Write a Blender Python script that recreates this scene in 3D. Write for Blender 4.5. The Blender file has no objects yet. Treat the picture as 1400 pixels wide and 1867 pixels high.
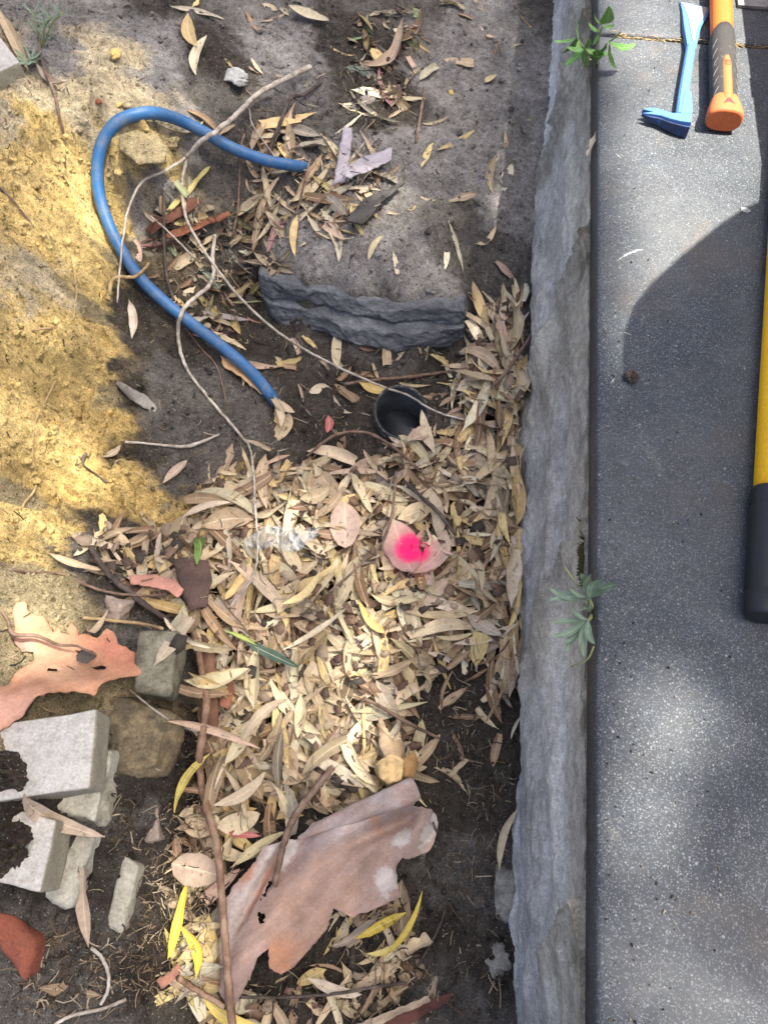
import bpy, bmesh, math, random
import numpy as np
from mathutils import Vector, Matrix, geometry
random.seed(7); RNG = np.random.default_rng(11)
R = math.radians
scene = bpy.context.scene
COL = scene.collection

# ------------------------------------------------------------------ camera, sky, sun, exposure
CAM_H = .85; TILT = R(24.6); YAW = R(6.9); FPX = 26 / 36 * 1867
cam = bpy.data.cameras.new('camera'); cam.sensor_fit = 'VERTICAL'; cam.sensor_height = 36; cam.lens = 26
cam.clip_start = .01; cam.clip_end = 300
camo = bpy.data.objects.new('camera', cam); COL.objects.link(camo)
camo.location = (0, 0, CAM_H); camo.rotation_euler = (TILT, 0, YAW); scene.camera = camo

SUN_EL = R(69); SUN_AZ = R(78)          # azimuth clockwise from +Y
TOSUN = Vector((math.sin(SUN_AZ) * math.cos(SUN_EL), math.cos(SUN_AZ) * math.cos(SUN_EL), math.sin(SUN_EL)))
world = bpy.data.worlds.new('World'); scene.world = world; world.use_nodes = True
wn = world.node_tree.nodes; wl = world.node_tree.links
sky = wn.new('ShaderNodeTexSky'); sky.sky_type = 'NISHITA'; sky.sun_disc = False
sky.sun_elevation = SUN_EL; sky.sun_rotation = SUN_AZ; sky.air_density = .7; sky.dust_density = 5.0; sky.ozone_density = .6
wl.new(sky.outputs[0], wn['Background'].inputs[0]); wn['Background'].inputs[1].default_value = .105
sl = bpy.data.lights.new('sun', 'SUN'); sl.energy = 4.8; sl.angle = R(.53); sl.color = (1, .95, .86)
so = bpy.data.objects.new('sun', sl); COL.objects.link(so)
so.rotation_euler = TOSUN.to_track_quat('Z', 'Y').to_euler(); so.location = (3, 2, 8)
scene.view_settings.view_transform = 'Standard'; scene.view_settings.look = 'None'
scene.view_settings.exposure = 1.86; scene.view_settings.gamma = 1

# ------------------------------------------------------------------ camera geometry (pixel of the 1400x1867 photo -> real place at a known height)
_h = np.array([-math.sin(YAW), math.cos(YAW), 0]); _r = np.array([math.cos(YAW), math.sin(YAW), 0]); _k = np.array([0, 0, 1.])
_a = _h * math.sin(TILT) - _k * math.cos(TILT); _u = _h * math.cos(TILT) + _k * math.sin(TILT)
EYE = np.array([0, 0, CAM_H])
def ray(px, py): return _a * FPX + _r * (px - 700) + _u * (933.5 - py)
def U(px, py, z=0.):
    d = ray(px, py); return EYE + d * ((z - CAM_H) / d[2])

# ------------------------------------------------------------------ helpers
def S(r, g, b):
    f = lambda c: c / 12.92 if c <= .04045 else ((c + .055) / 1.055) ** 2.4
    return (f(r / 255), f(g / 255), f(b / 255), 1)
def vnoise(x, y, sc, seed):
    x = np.asarray(x) * sc; y = np.asarray(y) * sc
    xi = np.floor(x).astype(np.int64); yi = np.floor(y).astype(np.int64); fx = x - xi; fy = y - yi
    fx = fx * fx * (3 - 2 * fx); fy = fy * fy * (3 - 2 * fy)
    def hsh(a, b):
        n = (a * 374761393 + b * 668265263 + seed * 974711) & 0xffffffff
        n = ((n ^ (n >> 13)) * 1274126177) & 0xffffffff
        return ((n ^ (n >> 16)) & 0xffff) / 65535.
    a = hsh(xi, yi); b = hsh(xi + 1, yi); c = hsh(xi, yi + 1); d = hsh(xi + 1, yi + 1)
    return (a + (b - a) * fx) * (1 - fy) + (c + (d - c) * fx) * fy - .5
def fbm(x, y, sc, seed, oct=4, gain=.5):
    s = 0; a = 1
    for o in range(oct):
        s = s + a * vnoise(x, y, sc, seed + o * 17); sc *= 2.03; a *= gain
    return s
def smooth(a, b, x):
    t = np.clip((x - a) / (b - a), 0, 1); return t * t * (3 - 2 * t)
def inpoly(x, y, poly):
    x = np.asarray(x); y = np.asarray(y); ins = np.zeros(x.shape, bool); n = len(poly)
    for i in range(n):
        x1, y1 = poly[i]; x2, y2 = poly[(i + 1) % n]
        if y1 == y2: continue
        c = ((y1 > y) != (y2 > y)) & (x < (x2 - x1) * (y - y1) / (y2 - y1) + x1); ins ^= c
    return ins
def tag(o, label=None, cat=None, group=None, kind=None):
    if label: o['label'] = label
    if cat: o['category'] = cat
    if group: o['group'] = group
    if kind: o['kind'] = kind
    return o
def rawmesh(name, verts, faces, mat=None, smooth_=True, uv=None, col=None):
    me = bpy.data.meshes.new(name)
    me.from_pydata([tuple(map(float, v)) for v in verts], [], [tuple(int(i) for i in f) for f in faces])
    if mat: me.materials.append(mat)
    if smooth_: me.polygons.foreach_set('use_smooth', [True] * len(me.polygons))
    if uv is not None:
        l = me.uv_layers.new(name='UVMap'); idx = np.empty(len(me.loops), np.int32); me.loops.foreach_get('vertex_index', idx)
        l.data.foreach_set('uv', np.asarray(uv, np.float32)[idx].ravel())
    if col is not None:
        a = me.color_attributes.new('Col', 'FLOAT_COLOR', 'POINT')
        c = np.asarray(col, np.float32)
        if c.shape[1] == 3: c = np.hstack([c, np.ones((len(c), 1), np.float32)])
        a.data.foreach_set('color', c.ravel())
    me.update(); return me
def build(name, verts, faces, mat, parent=None, smooth_=True, uv=None, col=None, keep=False):
    """one mesh object; its origin sits at its own base (or its thing's base)"""
    v = np.asarray(verts, float)
    if parent is not None: org = np.array(parent['_org'])
    elif keep: org = np.zeros(3)
    else: org = np.array([v[:, 0].mean(), v[:, 1].mean(), v[:, 2].min()])
    o = bpy.data.objects.new(name, rawmesh(name, v - org, faces, mat, smooth_, uv, col)); COL.objects.link(o)
    if parent is not None: o.parent = parent
    else: o.location = org
    ORG[o.name] = org; o['_org'] = [float(c) for c in org]
    return o
ORG = {}
def thing(name, label, cat, loc, group=None, kind=None):
    o = bpy.data.objects.new(name, None); COL.objects.link(o); o.location = loc; o.empty_display_size = .05
    o['_org'] = [float(c) for c in loc]
    return tag(o, label, cat, group, kind)
def crom(pts, n):
    """Catmull-Rom resample"""
    p = np.asarray(pts, float); P = np.vstack([2 * p[0] - p[1], p, 2 * p[-1] - p[-2]]); out = []
    for i in range(1, len(P) - 2):
        for t in np.linspace(0, 1, n, endpoint=False):
            a, b, c, d = P[i - 1:i + 3]
            out.append(.5 * (2 * b + (c - a) * t + (2 * a - 5 * b + 4 * c - d) * t * t + (3 * b - a - 3 * c + d) * t ** 3))
    out.append(P[-2]); return np.array(out)
def tube(path, rad, seg=8, caps=True, lump=0, seed=0):
    p = np.asarray(path, float); n = len(p)
    rad = np.interp(np.linspace(0, 1, n), np.linspace(0, 1, len(np.atleast_1d(rad))), np.atleast_1d(rad))
    t = np.gradient(p, axis=0); t /= np.linalg.norm(t, axis=1)[:, None] + 1e-12
    up = np.array([0, 0, 1.]) if abs(t[0][2]) < .9 else np.array([1., 0, 0]); V = []
    s = np.cross(t[0], up); s /= np.linalg.norm(s)
    rg = np.random.default_rng(seed + n)
    for i in range(n):
        s = s - t[i] * (s @ t[i]); s /= np.linalg.norm(s) + 1e-12; b = np.cross(t[i], s)
        for k in range(seg):
            a = 2 * math.pi * k / seg; rr = rad[i] * (1 + lump * rg.uniform(-1, 1))
            V.append(p[i] + (s * math.cos(a) + b * math.sin(a)) * rr)
    Fc = [(i * seg + k, i * seg + (k + 1) % seg, (i + 1) * seg + (k + 1) % seg, (i + 1) * seg + k) for i in range(n - 1) for k in range(seg)]
    if caps: Fc += [tuple(range(seg - 1, -1, -1)), tuple((n - 1) * seg + k for k in range(seg))]
    return V, Fc
class MB:
    def __init__(s): s.v = []; s.f = []; s.c = []; s.uv = []
    def add(s, v, f, c=None, uv=None):
        o = len(s.v); s.v += [tuple(x) for x in v]; s.f += [tuple(i + o for i in q) for q in f]
        if c is not None: s.c += [c] * len(v) if np.ndim(c) == 1 else list(c)
        if uv is not None: s.uv += list(uv)
    def build(s, name, mat, parent=None, **k):
        return build(name, s.v, s.f, mat, parent, col=s.c if s.c else None, uv=s.uv if s.uv else None, **k)

# ------------------------------------------------------------------ materials
class NT:
    def __init__(s, name):
        s.m = bpy.data.materials.new(name); s.m.use_nodes = True; s.t = s.m.node_tree; s.b = s.t.nodes['Principled BSDF']
    def n(s, typ, **k):
        x = s.t.nodes.new('ShaderNode' + typ)
        for a, v in k.items():
            if a.startswith('i_'): s.set(x.inputs[a[2:].replace('_', ' ')], v)
            elif a.startswith('n_'): s.set(x.inputs[int(a[2:])], v)
            else: setattr(x, a, v)
        return x
    def set(s, inp, v):
        if isinstance(v, bpy.types.NodeSocket): s.t.links.new(v, inp)
        elif isinstance(v, bpy.types.Node): s.t.links.new(v.outputs[0], inp)
        else: inp.default_value = v
    def noise(s, scale, detail=5, rough=.6, co=None, dist=0):
        x = s.n('TexNoise', i_Scale=scale, i_Detail=detail, i_Roughness=rough, i_Distortion=dist); s.set(x.inputs['Vector'], co if co is not None else s.co()); return x.outputs[0]
    def co(s, k='Object'): return s.n('TexCoord').outputs[k]
    def stretch(s, sc, k='Object', rot=(0, 0, 0)): return s.n('Mapping', i_Vector=s.co(k), i_Scale=sc, i_Rotation=rot).outputs[0]
    def ramp(s, fac, stops, interp='LINEAR'):
        x = s.n('ValToRGB'); s.set(x.inputs[0], fac); cr = x.color_ramp; cr.interpolation = interp
        while len(cr.elements) < len(stops): cr.elements.new(.5)
        for e, (p, c) in zip(cr.elements, stops): e.position = p; e.color = c if np.ndim(c) else (c, c, c, 1)
        return x.outputs[0]
    def mix(s, fac, a, b, mode='MIX'):
        x = s.n('Mix', data_type='RGBA', blend_type=mode); s.set(x.inputs[0], fac); s.set(x.inputs[6], a); s.set(x.inputs[7], b); return x.outputs[2]
    def math(s, op, a, b=0., c=0.):
        x = s.n('Math', operation=op); s.set(x.inputs[0], a); s.set(x.inputs[1], b); s.set(x.inputs[2], c); return x.outputs[0]
    def bump(s, h, strength, dist=.002, prev=None):
        x = s.n('Bump', i_Strength=strength, i_Distance=dist, i_Height=h)
        if prev is not None: s.set(x.inputs['Normal'], prev)
        return x.outputs[0]
    def fin(s, col, rough=.8, normal=None, spec=.3, **k):
        s.set(s.b.inputs['Base Color'], col); s.set(s.b.inputs['Roughness'], rough); s.set(s.b.inputs['Specular IOR Level'], spec)
        if normal is not None: s.set(s.b.inputs['Normal'], normal)
        for a, v in k.items(): s.set(s.b.inputs[a.replace('_', ' ')], v)
        return s.m
def simple(name, cols, scale=60, rough=.7, bump=.3, bscale=200, spec=.3, bdist=.001, stretch=None, detail=6):
    t = NT(name); co = t.stretch(stretch) if stretch else t.co()
    n = t.noise(scale, detail, .65, co)
    c = t.ramp(n, [(.3 + .4 * i / max(1, len(cols) - 1), q) for i, q in enumerate(cols)])
    return t.fin(c, rough, t.bump(t.noise(bscale, 4, .6, co), bump, bdist), spec)

def soil_material():
    t = NT('soil'); at = t.n('VertexColor', layer_name='Col').outputs[0]
    g = t.noise(420, 3, .7); g2 = t.noise(75, 6, .75); g3 = t.noise(14, 4, .6)
    c = t.mix(1., at, t.ramp(g2, [(.25, .38), (.5, 1.), (.75, 1.5)]), 'MULTIPLY')
    c = t.mix(1., c, t.ramp(g, [(.3, .5), (.5, 1.), (.7, 1.55)]), 'MULTIPLY')
    c = t.mix(1., c, t.ramp(g3, [(.3, .8), (.7, 1.2)]), 'MULTIPLY')
    # dark organic flecks and pale quartz grains
    fl = t.n('TexVoronoi', i_Scale=330., feature='F1'); t.set(fl.inputs['Vector'], t.co())
    rnd = t.n('SeparateColor'); t.set(rnd.inputs[0], fl.outputs['Color'])
    c = t.mix(t.math('MULTIPLY', t.ramp(rnd.outputs[0], [(.86, 0.), (.93, .75)]), t.ramp(fl.outputs[0], [(.25, 1.), (.5, 0.)])), c, (.018, .014, .010, 1))
    c = t.mix(t.math('MULTIPLY', t.ramp(rnd.outputs[1], [(.90, 0.), (.95, .6)]), t.ramp(fl.outputs[0], [(.2, 1.), (.42, 0.)])), c, (.55, .52, .46, 1))
    f2 = t.n('TexVoronoi', i_Scale=120., feature='F1'); t.set(f2.inputs['Vector'], t.mix(.012, t.co(), t.n('TexNoise', i_Scale=60.).outputs[1])); r2 = t.n('SeparateColor'); t.set(r2.inputs[0], f2.outputs['Color'])
    c = t.mix(t.math('MULTIPLY', t.ramp(r2.outputs[0], [(.80, 0.), (.86, .7)]), t.ramp(f2.outputs[0], [(.15, 1.), (.40, 0.)])), c, (.03, .024, .018, 1))
    nb = t.bump(g2, 1., .009); nb = t.bump(g, .9, .0022, nb)
    return t.fin(c, .95, nb, .12)
M = {}
M['soil'] = soil_material()
def concrete_wall_mat():
    t = NT('poured_concrete'); at = t.n('VertexColor', layer_name='Col').outputs[0]
    n1 = t.noise(13, 7, .68, t.stretch((1.5, .6, 1.))); n2 = t.noise(300, 4, .75); n3 = t.noise(70, 5, .7)
    c = t.mix(1., at, t.ramp(n1, [(.25, .72), (.5, 1.), (.75, 1.2)]), 'MULTIPLY')
    c = t.mix(1., c, t.ramp(n2, [(.3, .62), (.7, 1.38)]), 'MULTIPLY')
    c = t.mix(1., c, t.ramp(n3, [(.3, .72), (.7, 1.28)]), 'MULTIPLY')
    nb = t.bump(n1, .9, .010); nb = t.bump(n2, .9, .0016, nb); nb = t.bump(n3, .9, .005, nb)
    return t.fin(c, .92, nb, .2)
M['wall'] = concrete_wall_mat()
def slab_mat():
    t = NT('charcoal_paver_concrete')
    n1 = t.noise(7, 5, .6); n2 = t.noise(320, 3, .7); n3 = t.noise(30, 5, .65)
    c = t.ramp(n1, [(.3, (.034, .040, .047, 1)), (.55, (.047, .054, .062, 1)), (.75, (.068, .073, .078, 1))])
    c = t.mix(1., c, t.ramp(n2, [(.3, .6), (.7, 1.4)]), 'MULTIPLY'); c = t.mix(1., c, t.ramp(n3, [(.3, .8), (.7, 1.2)]), 'MULTIPLY')
    for sc, lo, amt, rad in ((640, .68, .34, .6), (300, .86, .45, .42), (130, .965, .65, .25)):
        v = t.n('TexVoronoi', i_Scale=float(sc)); t.set(v.inputs['Vector'], t.co())
        d = t.n('SeparateColor'); t.set(d.inputs[0], v.outputs['Color'])
        f = t.math('MULTIPLY', t.ramp(d.outputs[0], [(lo, 0.), (lo + .02, amt)]), t.ramp(v.outputs[0], [(rad * .55, 1.), (rad, 0.)]))
        c = t.mix(f, c, (.36, .365, .36, 1))
    c = t.mix(t.ramp(t.noise(4.5, 7, .68), [(.45, 0.), (.72, .42)]), c, (.125, .125, .12, 1))
    c = t.mix(t.ramp(t.noise(26, 6, .7), [(.60, 0.), (.8, .4)]), c, (.20, .19, .17, 1))
    # brownish rust stains
    c = t.mix(t.ramp(t.noise(5, 6, .7, t.stretch((1, 1, 1))), [(.55, 0.), (.75, .5)]), c, (.12, .09, .06, 1))
    nb = t.bump(n2, .35, .001); nb = t.bump(n3, .25, .002, nb)
    return t.fin(c, t.ramp(n3, [(.3, .55), (.7, .75)]), nb, .35)
M['slab'] = slab_mat()
M['mortar'] = simple('bedding_mortar', [(.08, .07, .06, 1), (.2, .18, .15, 1), (.33, .31, .27, 1)], 50, .95, .8, 160)
SPRAY = [None]   # filled once the leaf pile exists
def leaf_mat(name, from_obj, yellow=False):
    t = NT(name)
    base = t.n('ObjectInfo').outputs['Color'] if from_obj else t.n('VertexColor', layer_name='Col').outputs[0]
    uv = t.n('SeparateXYZ'); t.set(uv.inputs[0], t.n('UVMap').outputs[0]); s = uv.outputs[1]; l = uv.outputs[0]
    geo = t.n('NewGeometry').outputs['Position']
    n1 = t.noise(38, 5, .65, geo); n2 = t.noise(170, 3, .6, geo); n3 = t.noise(95, 2, .5, geo)
    c = t.mix(1., base, t.ramp(n1, [(.28, .74), (.5, 1.), (.72, 1.17)]), 'MULTIPLY')
    c = t.mix(1., c, t.ramp(n2, [(.3, .88), (.7, 1.1)]), 'MULTIPLY')
    c = t.mix(t.ramp(n3, [(.66, 0.), (.72, .55)]), c, (.075, .045, .028, 1))           # dark spots
    d = t.math('ABSOLUTE', t.math('SUBTRACT', s, .5))
    c = t.mix(t.ramp(d, [(.018, .5), (.05, 0.)]), c, (.72, .62, .42, 1))               # pale midrib
    c = t.mix(t.ramp(d, [(.43, 0.), (.5, .25)]), c, (.20, .12, .07, 1))                # drier brown margin
    vein = t.math('SINE', t.math('MULTIPLY', t.math('ADD', l, t.math('MULTIPLY', d, -.35)), 120.))
    SP = t.n('VectorMath', operation='DISTANCE'); t.set(SP.inputs[0], geo); SP.inputs[1].default_value = (9, 9, 9); SP.name = 'spray'
    sd = t.math('ADD', SP.outputs['Value'], t.math('MULTIPLY', t.math('SUBTRACT', n1, .5), .012))
    c = t.mix(t.math('MULTIPLY', t.ramp(sd, [(.020, 1.), (.028, .78), (.034, .22), (.058, 0.)]), t.ramp(n2, [(.30, .7), (.42, 1.)])), c, (.93, .02, .17, 1))   # sprayed survey paint
    nb = t.bump(vein, .10, .0006); nb = t.bump(n1, .35, .002, nb)
    m = t.fin(c, .62, nb, .25)
    tr = t.n('BsdfTranslucent'); t.set(tr.inputs[0], c); mx = t.n('MixShader'); mx.inputs[0].default_value = .12
    out = t.t.nodes['Material Output']; t.t.links.new(t.b.outputs[0], mx.inputs[1]); t.t.links.new(tr.outputs[0], mx.inputs[2]); t.t.links.new(mx.outputs[0], out.inputs[0])
    return m
M['leaf'] = leaf_mat('dry_leaf', True); M['leaf_litter'] = leaf_mat('dry_leaf_litter', False)
def green_mat(name, c1, c2):
    t = NT(name); uv = t.n('SeparateXYZ'); t.set(uv.inputs[0], t.n('UVMap').outputs[0])
    d = t.math('ABSOLUTE', t.math('SUBTRACT', uv.outputs[1], .5))
    c = t.ramp(t.noise(120, 4, .6), [(.3, c1), (.7, c2)])
    c = t.mix(t.ramp(d, [(.03, .6), (.09, 0.)]), c, (.35, .45, .18, 1))
    vein = t.math('SINE', t.math('MULTIPLY', t.math('ADD', uv.outputs[0], t.math('MULTIPLY', d, -.4)), 75.))
    return t.fin(c, .5, t.bump(vein, .35, .001), .35)
M['green'] = green_mat('fresh_green_leaf', (.09, .24, .045, 1), (.17, .36, .08, 1))
M['sage'] = green_mat('grey_green_leaf', (.13, .195, .125, 1), (.23, .30, .215, 1))
M['twig_pale'] = simple('pale_dry_twig', [(.16, .13, .10, 1), (.40, .35, .28, 1), (.58, .53, .46, 1)], 60, .85, .6, 300, stretch=(1, 1, 1))
M['twig_brown'] = simple('brown_twig', [(.07, .045, .03, 1), (.17, .11, .075, 1), (.28, .20, .15, 1)], 55, .85, .7, 260)
M['stick'] = simple('smooth_brown_stick', [(.10, .055, .032, 1), (.24, .145, .09, 1), (.38, .27, .18, 1)], 45, .75, .6, 220)
M['twig_dark'] = simple('dark_twig', [(.03, .024, .02, 1), (.08, .062, .05, 1), (.15, .12, .10, 1)], 55, .9, .7, 260)
M['root'] = simple('straw_root', [(.22, .14, .06, 1), (.38, .27, .13, 1), (.5, .38, .2, 1)], 55, .9, .5, 260)

# ------------------------------------------------------------------ terrain: trench, sandy slope, yellow sand bank
CP = """0 -200 -.11;300 -150 -.15;600 -150 -.22;900 -150 -.27;1000 -150 -.29
0 0 -.11;150 0 -.13;300 0 -.16;500 0 -.21;700 0 -.255;900 0 -.295;990 0 -.31
0 150 -.09;100 140 -.10;200 150 -.12;300 150 -.155;400 150 -.20;600 150 -.255;800 150 -.30;970 150 -.335
-200 260 -.07;0 250 -.085;100 250 -.10;200 240 -.125;260 245 -.15;300 265 -.185;330 320 -.26;400 260 -.25;500 250 -.275;700 250 -.285;850 260 -.31;960 250 -.345
-200 400 -.08;0 400 -.10;60 400 -.125;120 400 -.17;170 400 -.22;200 410 -.27;235 400 -.295;290 390 -.305;400 400 -.33;500 380 -.325;600 400 -.305;700 400 -.30;850 400 -.335;960 400 -.355
480 470 -.34;600 480 -.322;700 490 -.322;820 500 -.345;950 480 -.37
490 494 -.338;560 508 -.332;650 524 -.332;740 534 -.332;830 542 -.342
-200 600 -.09;0 600 -.12;60 600 -.16;120 600 -.205;170 590 -.245;198 590 -.285;215 600 -.325;280 560 -.335;380 560 -.37;440 565 -.40;478 535 -.425;520 566 -.435;900 580 -.40;955 600 -.395
500 590 -.435;600 610 -.44;700 650 -.445;800 640 -.44;860 600 -.43
540 680 -.43;700 680 -.45;840 680 -.435;950 690 -.40
-200 760 -.10;0 760 -.14;50 760 -.18;100 740 -.24;130 760 -.30;160 700 -.295;220 720 -.325;300 720 -.335;400 740 -.35;470 760 -.375;530 770 -.42;620 770 -.445;730 770 -.45;850 760 -.425;950 770 -.405
0 933 -.15;40 933 -.19;80 933 -.245;110 920 -.295;200 930 -.32;300 930 -.345;420 900 -.375;600 900 -.40;750 930 -.40;950 930 -.41
0 1040 -.15;60 1040 -.20;110 1040 -.25;200 1040 -.285;300 1060 -.315;400 1050 -.37;600 1050 -.385;800 1050 -.395;950 1050 -.41
-150 1150 -.11;0 1150 -.145;100 1150 -.195;200 1150 -.24;280 1150 -.27;330 1200 -.305;380 1180 -.375;600 1180 -.385;800 1180 -.40;950 1180 -.415
0 1290 -.135;-120 1290 -.10;100 1290 -.175;200 1270 -.225;300 1300 -.265;330 1300 -.30;360 1290 -.365;500 1300 -.385;800 1300 -.405;950 1300 -.425
-80 1400 -.115;0 1390 -.128;40 1400 -.135;120 1400 -.19;210 1420 -.23;290 1420 -.275;335 1420 -.345;380 1430 -.375;600 1430 -.395;800 1400 -.41;950 1400 -.43
-60 1540 -.145;10 1550 -.155;60 1545 -.18;120 1540 -.21;220 1540 -.26;290 1560 -.315;350 1560 -.365;600 1560 -.40;800 1560 -.42;950 1560 -.435
-60 1680 -.2;0 1690 -.215;120 1690 -.245;230 1700 -.28;310 1700 -.345;400 1700 -.38;600 1700 -.405;800 1700 -.425;950 1700 -.435
-60 1867 -.23;0 1867 -.235;150 1867 -.26;280 1867 -.325;400 1867 -.375;600 1867 -.40;800 1867 -.425;950 1867 -.435
0 2000 -.24;300 2000 -.33;600 2000 -.40;950 2000 -.43"""
cps = []
for tok in CP.replace('\n', ';').split(';'):
    px, py, z = map(float, tok.split()); w = U(px, py, z); cps.append((w[0], w[1], z))
cps = np.array(cps)
D = np.sqrt(((cps[:, None, :2] - cps[None, :, :2]) ** 2).sum(-1) + 1e-6)
RW = np.linalg.solve(D + 1e-5 * np.eye(len(cps)), cps[:, 2])
def rbf(x, y):
    x = np.clip(np.asarray(x, float), -1.35, .24); y = np.clip(np.asarray(y, float), -.32, 2.15)
    sh = x.shape; x = x.ravel(); y = y.ravel(); out = np.empty(len(x))
    for i in range(0, len(x), 20000):
        q = slice(i, i + 20000)
        out[q] = np.sqrt((x[q, None] - cps[:, 0]) ** 2 + (y[q, None] - cps[:, 1]) ** 2 + 1e-6) @ RW
    return out.reshape(sh)
# soil colour zones, control points in photo pixels
YEL = (.68, .50, .20); YEL2 = (.60, .43, .165); PALE = (.52, .435, .28); GREY = (.265, .248, .226); GRY2 = (.19, .177, .16); DARK = (.066, .057, .046); DKR = (.042, .035, .028); MID = (.118, .107, .092); OLI = (.30, .245, .14)
ZC = [(0, 0, GRY2), (150, 0, GRY2), (300, 0, DARK), (450, 0, GRY2), (700, 0, MID), (900, 0, GREY), (980, 0, MID), (0, 120, PALE), (100, 110, GREY), (200, 100, PALE), (300, 130, GREY), (280, 60, GREY), (400, 100, DARK), (350, 170, MID), (500, 100, GREY), (650, 80, DARK), (690, 170, DARK), (800, 120, GREY), (900, 200, GREY), (960, 150, GREY),
      (100, 190, PALE), (230, 180, PALE), (0, 250, PALE), (60, 230, YEL), (150, 220, PALE), (250, 240, PALE), (300, 210, PALE), (280, 280, YEL), (330, 230, GREY), (300, 330, GREY), (240, 330, YEL), (380, 300, MID), (260, 400, GREY), (330, 390, MID), (450, 250, MID), (560, 330, MID), (450, 420, MID), (420, 520, DARK), (560, 440, GREY), (680, 300, GREY), (800, 300, GREY), (700, 450, GREY), (850, 420, MID), (900, 470, MID), (950, 380, GREY), (960, 520, MID), (620, 500, GREY), (760, 520, GREY),
      (200, 440, YEL), (205, 540, YEL), (165, 650, YEL), (130, 720, YEL), (95, 820, YEL), (40, 700, YEL), (100, 520, PALE), (40, 560, PALE), (230, 560, DARK), (232, 600, DARK), (200, 650, DARK), (235, 460, DARK), (245, 520, DARK), (0, 350, YEL), (100, 350, YEL), (190, 380, YEL), (60, 450, YEL), (150, 480, YEL), (0, 550, YEL), (60, 650, YEL), (0, 650, YEL), (100, 600, YEL), (190, 560, YEL), (220, 480, OLI), (215, 600, OLI), (180, 620, YEL2), (120, 690, YEL), (60, 780, YEL), (0, 800, YEL), (110, 800, YEL2), (20, 900, OLI), (60, 950, YEL), (100, 880, YEL2), (0, 1000, YEL), (50, 1050, OLI), (0, 1120, OLI),
      (270, 560, DARK), (250, 620, DARK), (300, 680, MID), (350, 640, DARK), (420, 700, MID), (430, 780, MID), (300, 780, MID), (220, 720, DARK), (170, 710, OLI), (190, 790, YEL2), (170, 850, YEL2), (240, 830, DARK), (210, 880, YEL2), (250, 920, YEL2), (150, 930, YEL2), (180, 960, DARK), (330, 880, MID), (290, 950, YEL2), (250, 980, DARK), (140, 1000, MID), (130, 1080, OLI), (200, 1060, DARK), (300, 1080, DARK), (90, 1140, OLI), (50, 1180, OLI), (400, 940, YEL2), (330, 1010, MID),
      (500, 650, DARK), (600, 600, MID), (550, 760, DARK), (650, 700, DARK), (620, 800, DARK), (800, 680, DARK), (500, 560, DARK), (700, 640, MID), (880, 560, MID), (940, 640, MID), (940, 800, DARK), (930, 1000, DARK),  # pit: darker soil, plus depth shade put into the colour
      (250, 1200, MID), (200, 1250, OLI), (260, 1320, OLI), (300, 1350, DARK), (20, 1330, OLI), (20, 1400, DARK), (100, 1380, DARK), (0, 1500, DKR), (60, 1540, DKR), (220, 1500, MID), (250, 1450, DARK), (340, 1350, DKR), (340, 1500, DKR), (200, 1560, DARK), (270, 1620, DKR), (150, 1700, MID), (100, 1760, MID), (200, 1800, MID), (50, 1840, MID), (280, 1780, DKR), (330, 1850, DARK), (0, 1860, MID),
      (420, 1150, DARK), (600, 1200, DARK), (850, 1350, DARK), (800, 1450, DARK), (900, 1450, DARK), (860, 1600, MID), (800, 1700, DARK), (600, 1720, DARK), (900, 1750, DARK), (850, 1850, MID), (650, 1850, DARK), (500, 1300, DARK), (500, 1500, DARK)]
gx = np.concatenate([[-40, -18, -8, -4, -2.4, -1.8], np.arange(-1.36, .262, .004), [.27, .3]])
gy = np.concatenate([[-40, -15, -6, -2.5, -1.2, -.7], np.arange(-.40, 2.2, .0045), [2.3, 2.6, 3.2, 5, 9, 18, 40]])
GX, GY = np.meshgrid(gx, gy)
Z0 = rbf(GX + .012 * fbm(GX, GY, 9, 3, 4), GY + .012 * fbm(GX, GY, 9, 5, 4))
def height(x, y, arr=None):
    a = Z1 if arr is None else arr
    x = np.clip(x, -1.355, .255); y = np.clip(y, -.395, 2.18)
    i = np.clip(np.searchsorted(gx, x) - 1, 0, len(gx) - 2); j = np.clip(np.searchsorted(gy, y) - 1, 0, len(gy) - 2)
    fx = (x - gx[i]) / (gx[i + 1] - gx[i]); fy = (y - gy[j]) / (gy[j + 1] - gy[j])
    return (a[j, i] * (1 - fx) + a[j, i + 1] * fx) * (1 - fy) + (a[j + 1, i] * (1 - fx) + a[j + 1, i + 1] * fx) * fy
def G(px, py, dz=0., arr=None):
    a = HM if arr is None else arr
    d = ray(px, py); t0 = (.02 - CAM_H) / d[2]; t1 = (-.56 - CAM_H) / d[2]
    ts = np.linspace(t0, t1, 260); p = EYE + ts[:, None] * d
    below = p[:, 2] < height(p[:, 0], p[:, 1], a) + dz
    if not below.any(): return p[-1]
    k = int(np.argmax(below)); q = p[max(0, k - 1)]; w = p[k]
    for _ in range(12):
        m = (q + w) / 2
        if m[2] < float(height(m[0], m[1], a)) + dz: w = m
        else: q = m
    return (q + w) / 2
zx = [tuple(G(px, py, arr=Z0)[:2]) for px, py, _ in ZC]
zx = np.array(zx); zc = np.array([c for _, _, c in ZC])
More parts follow.
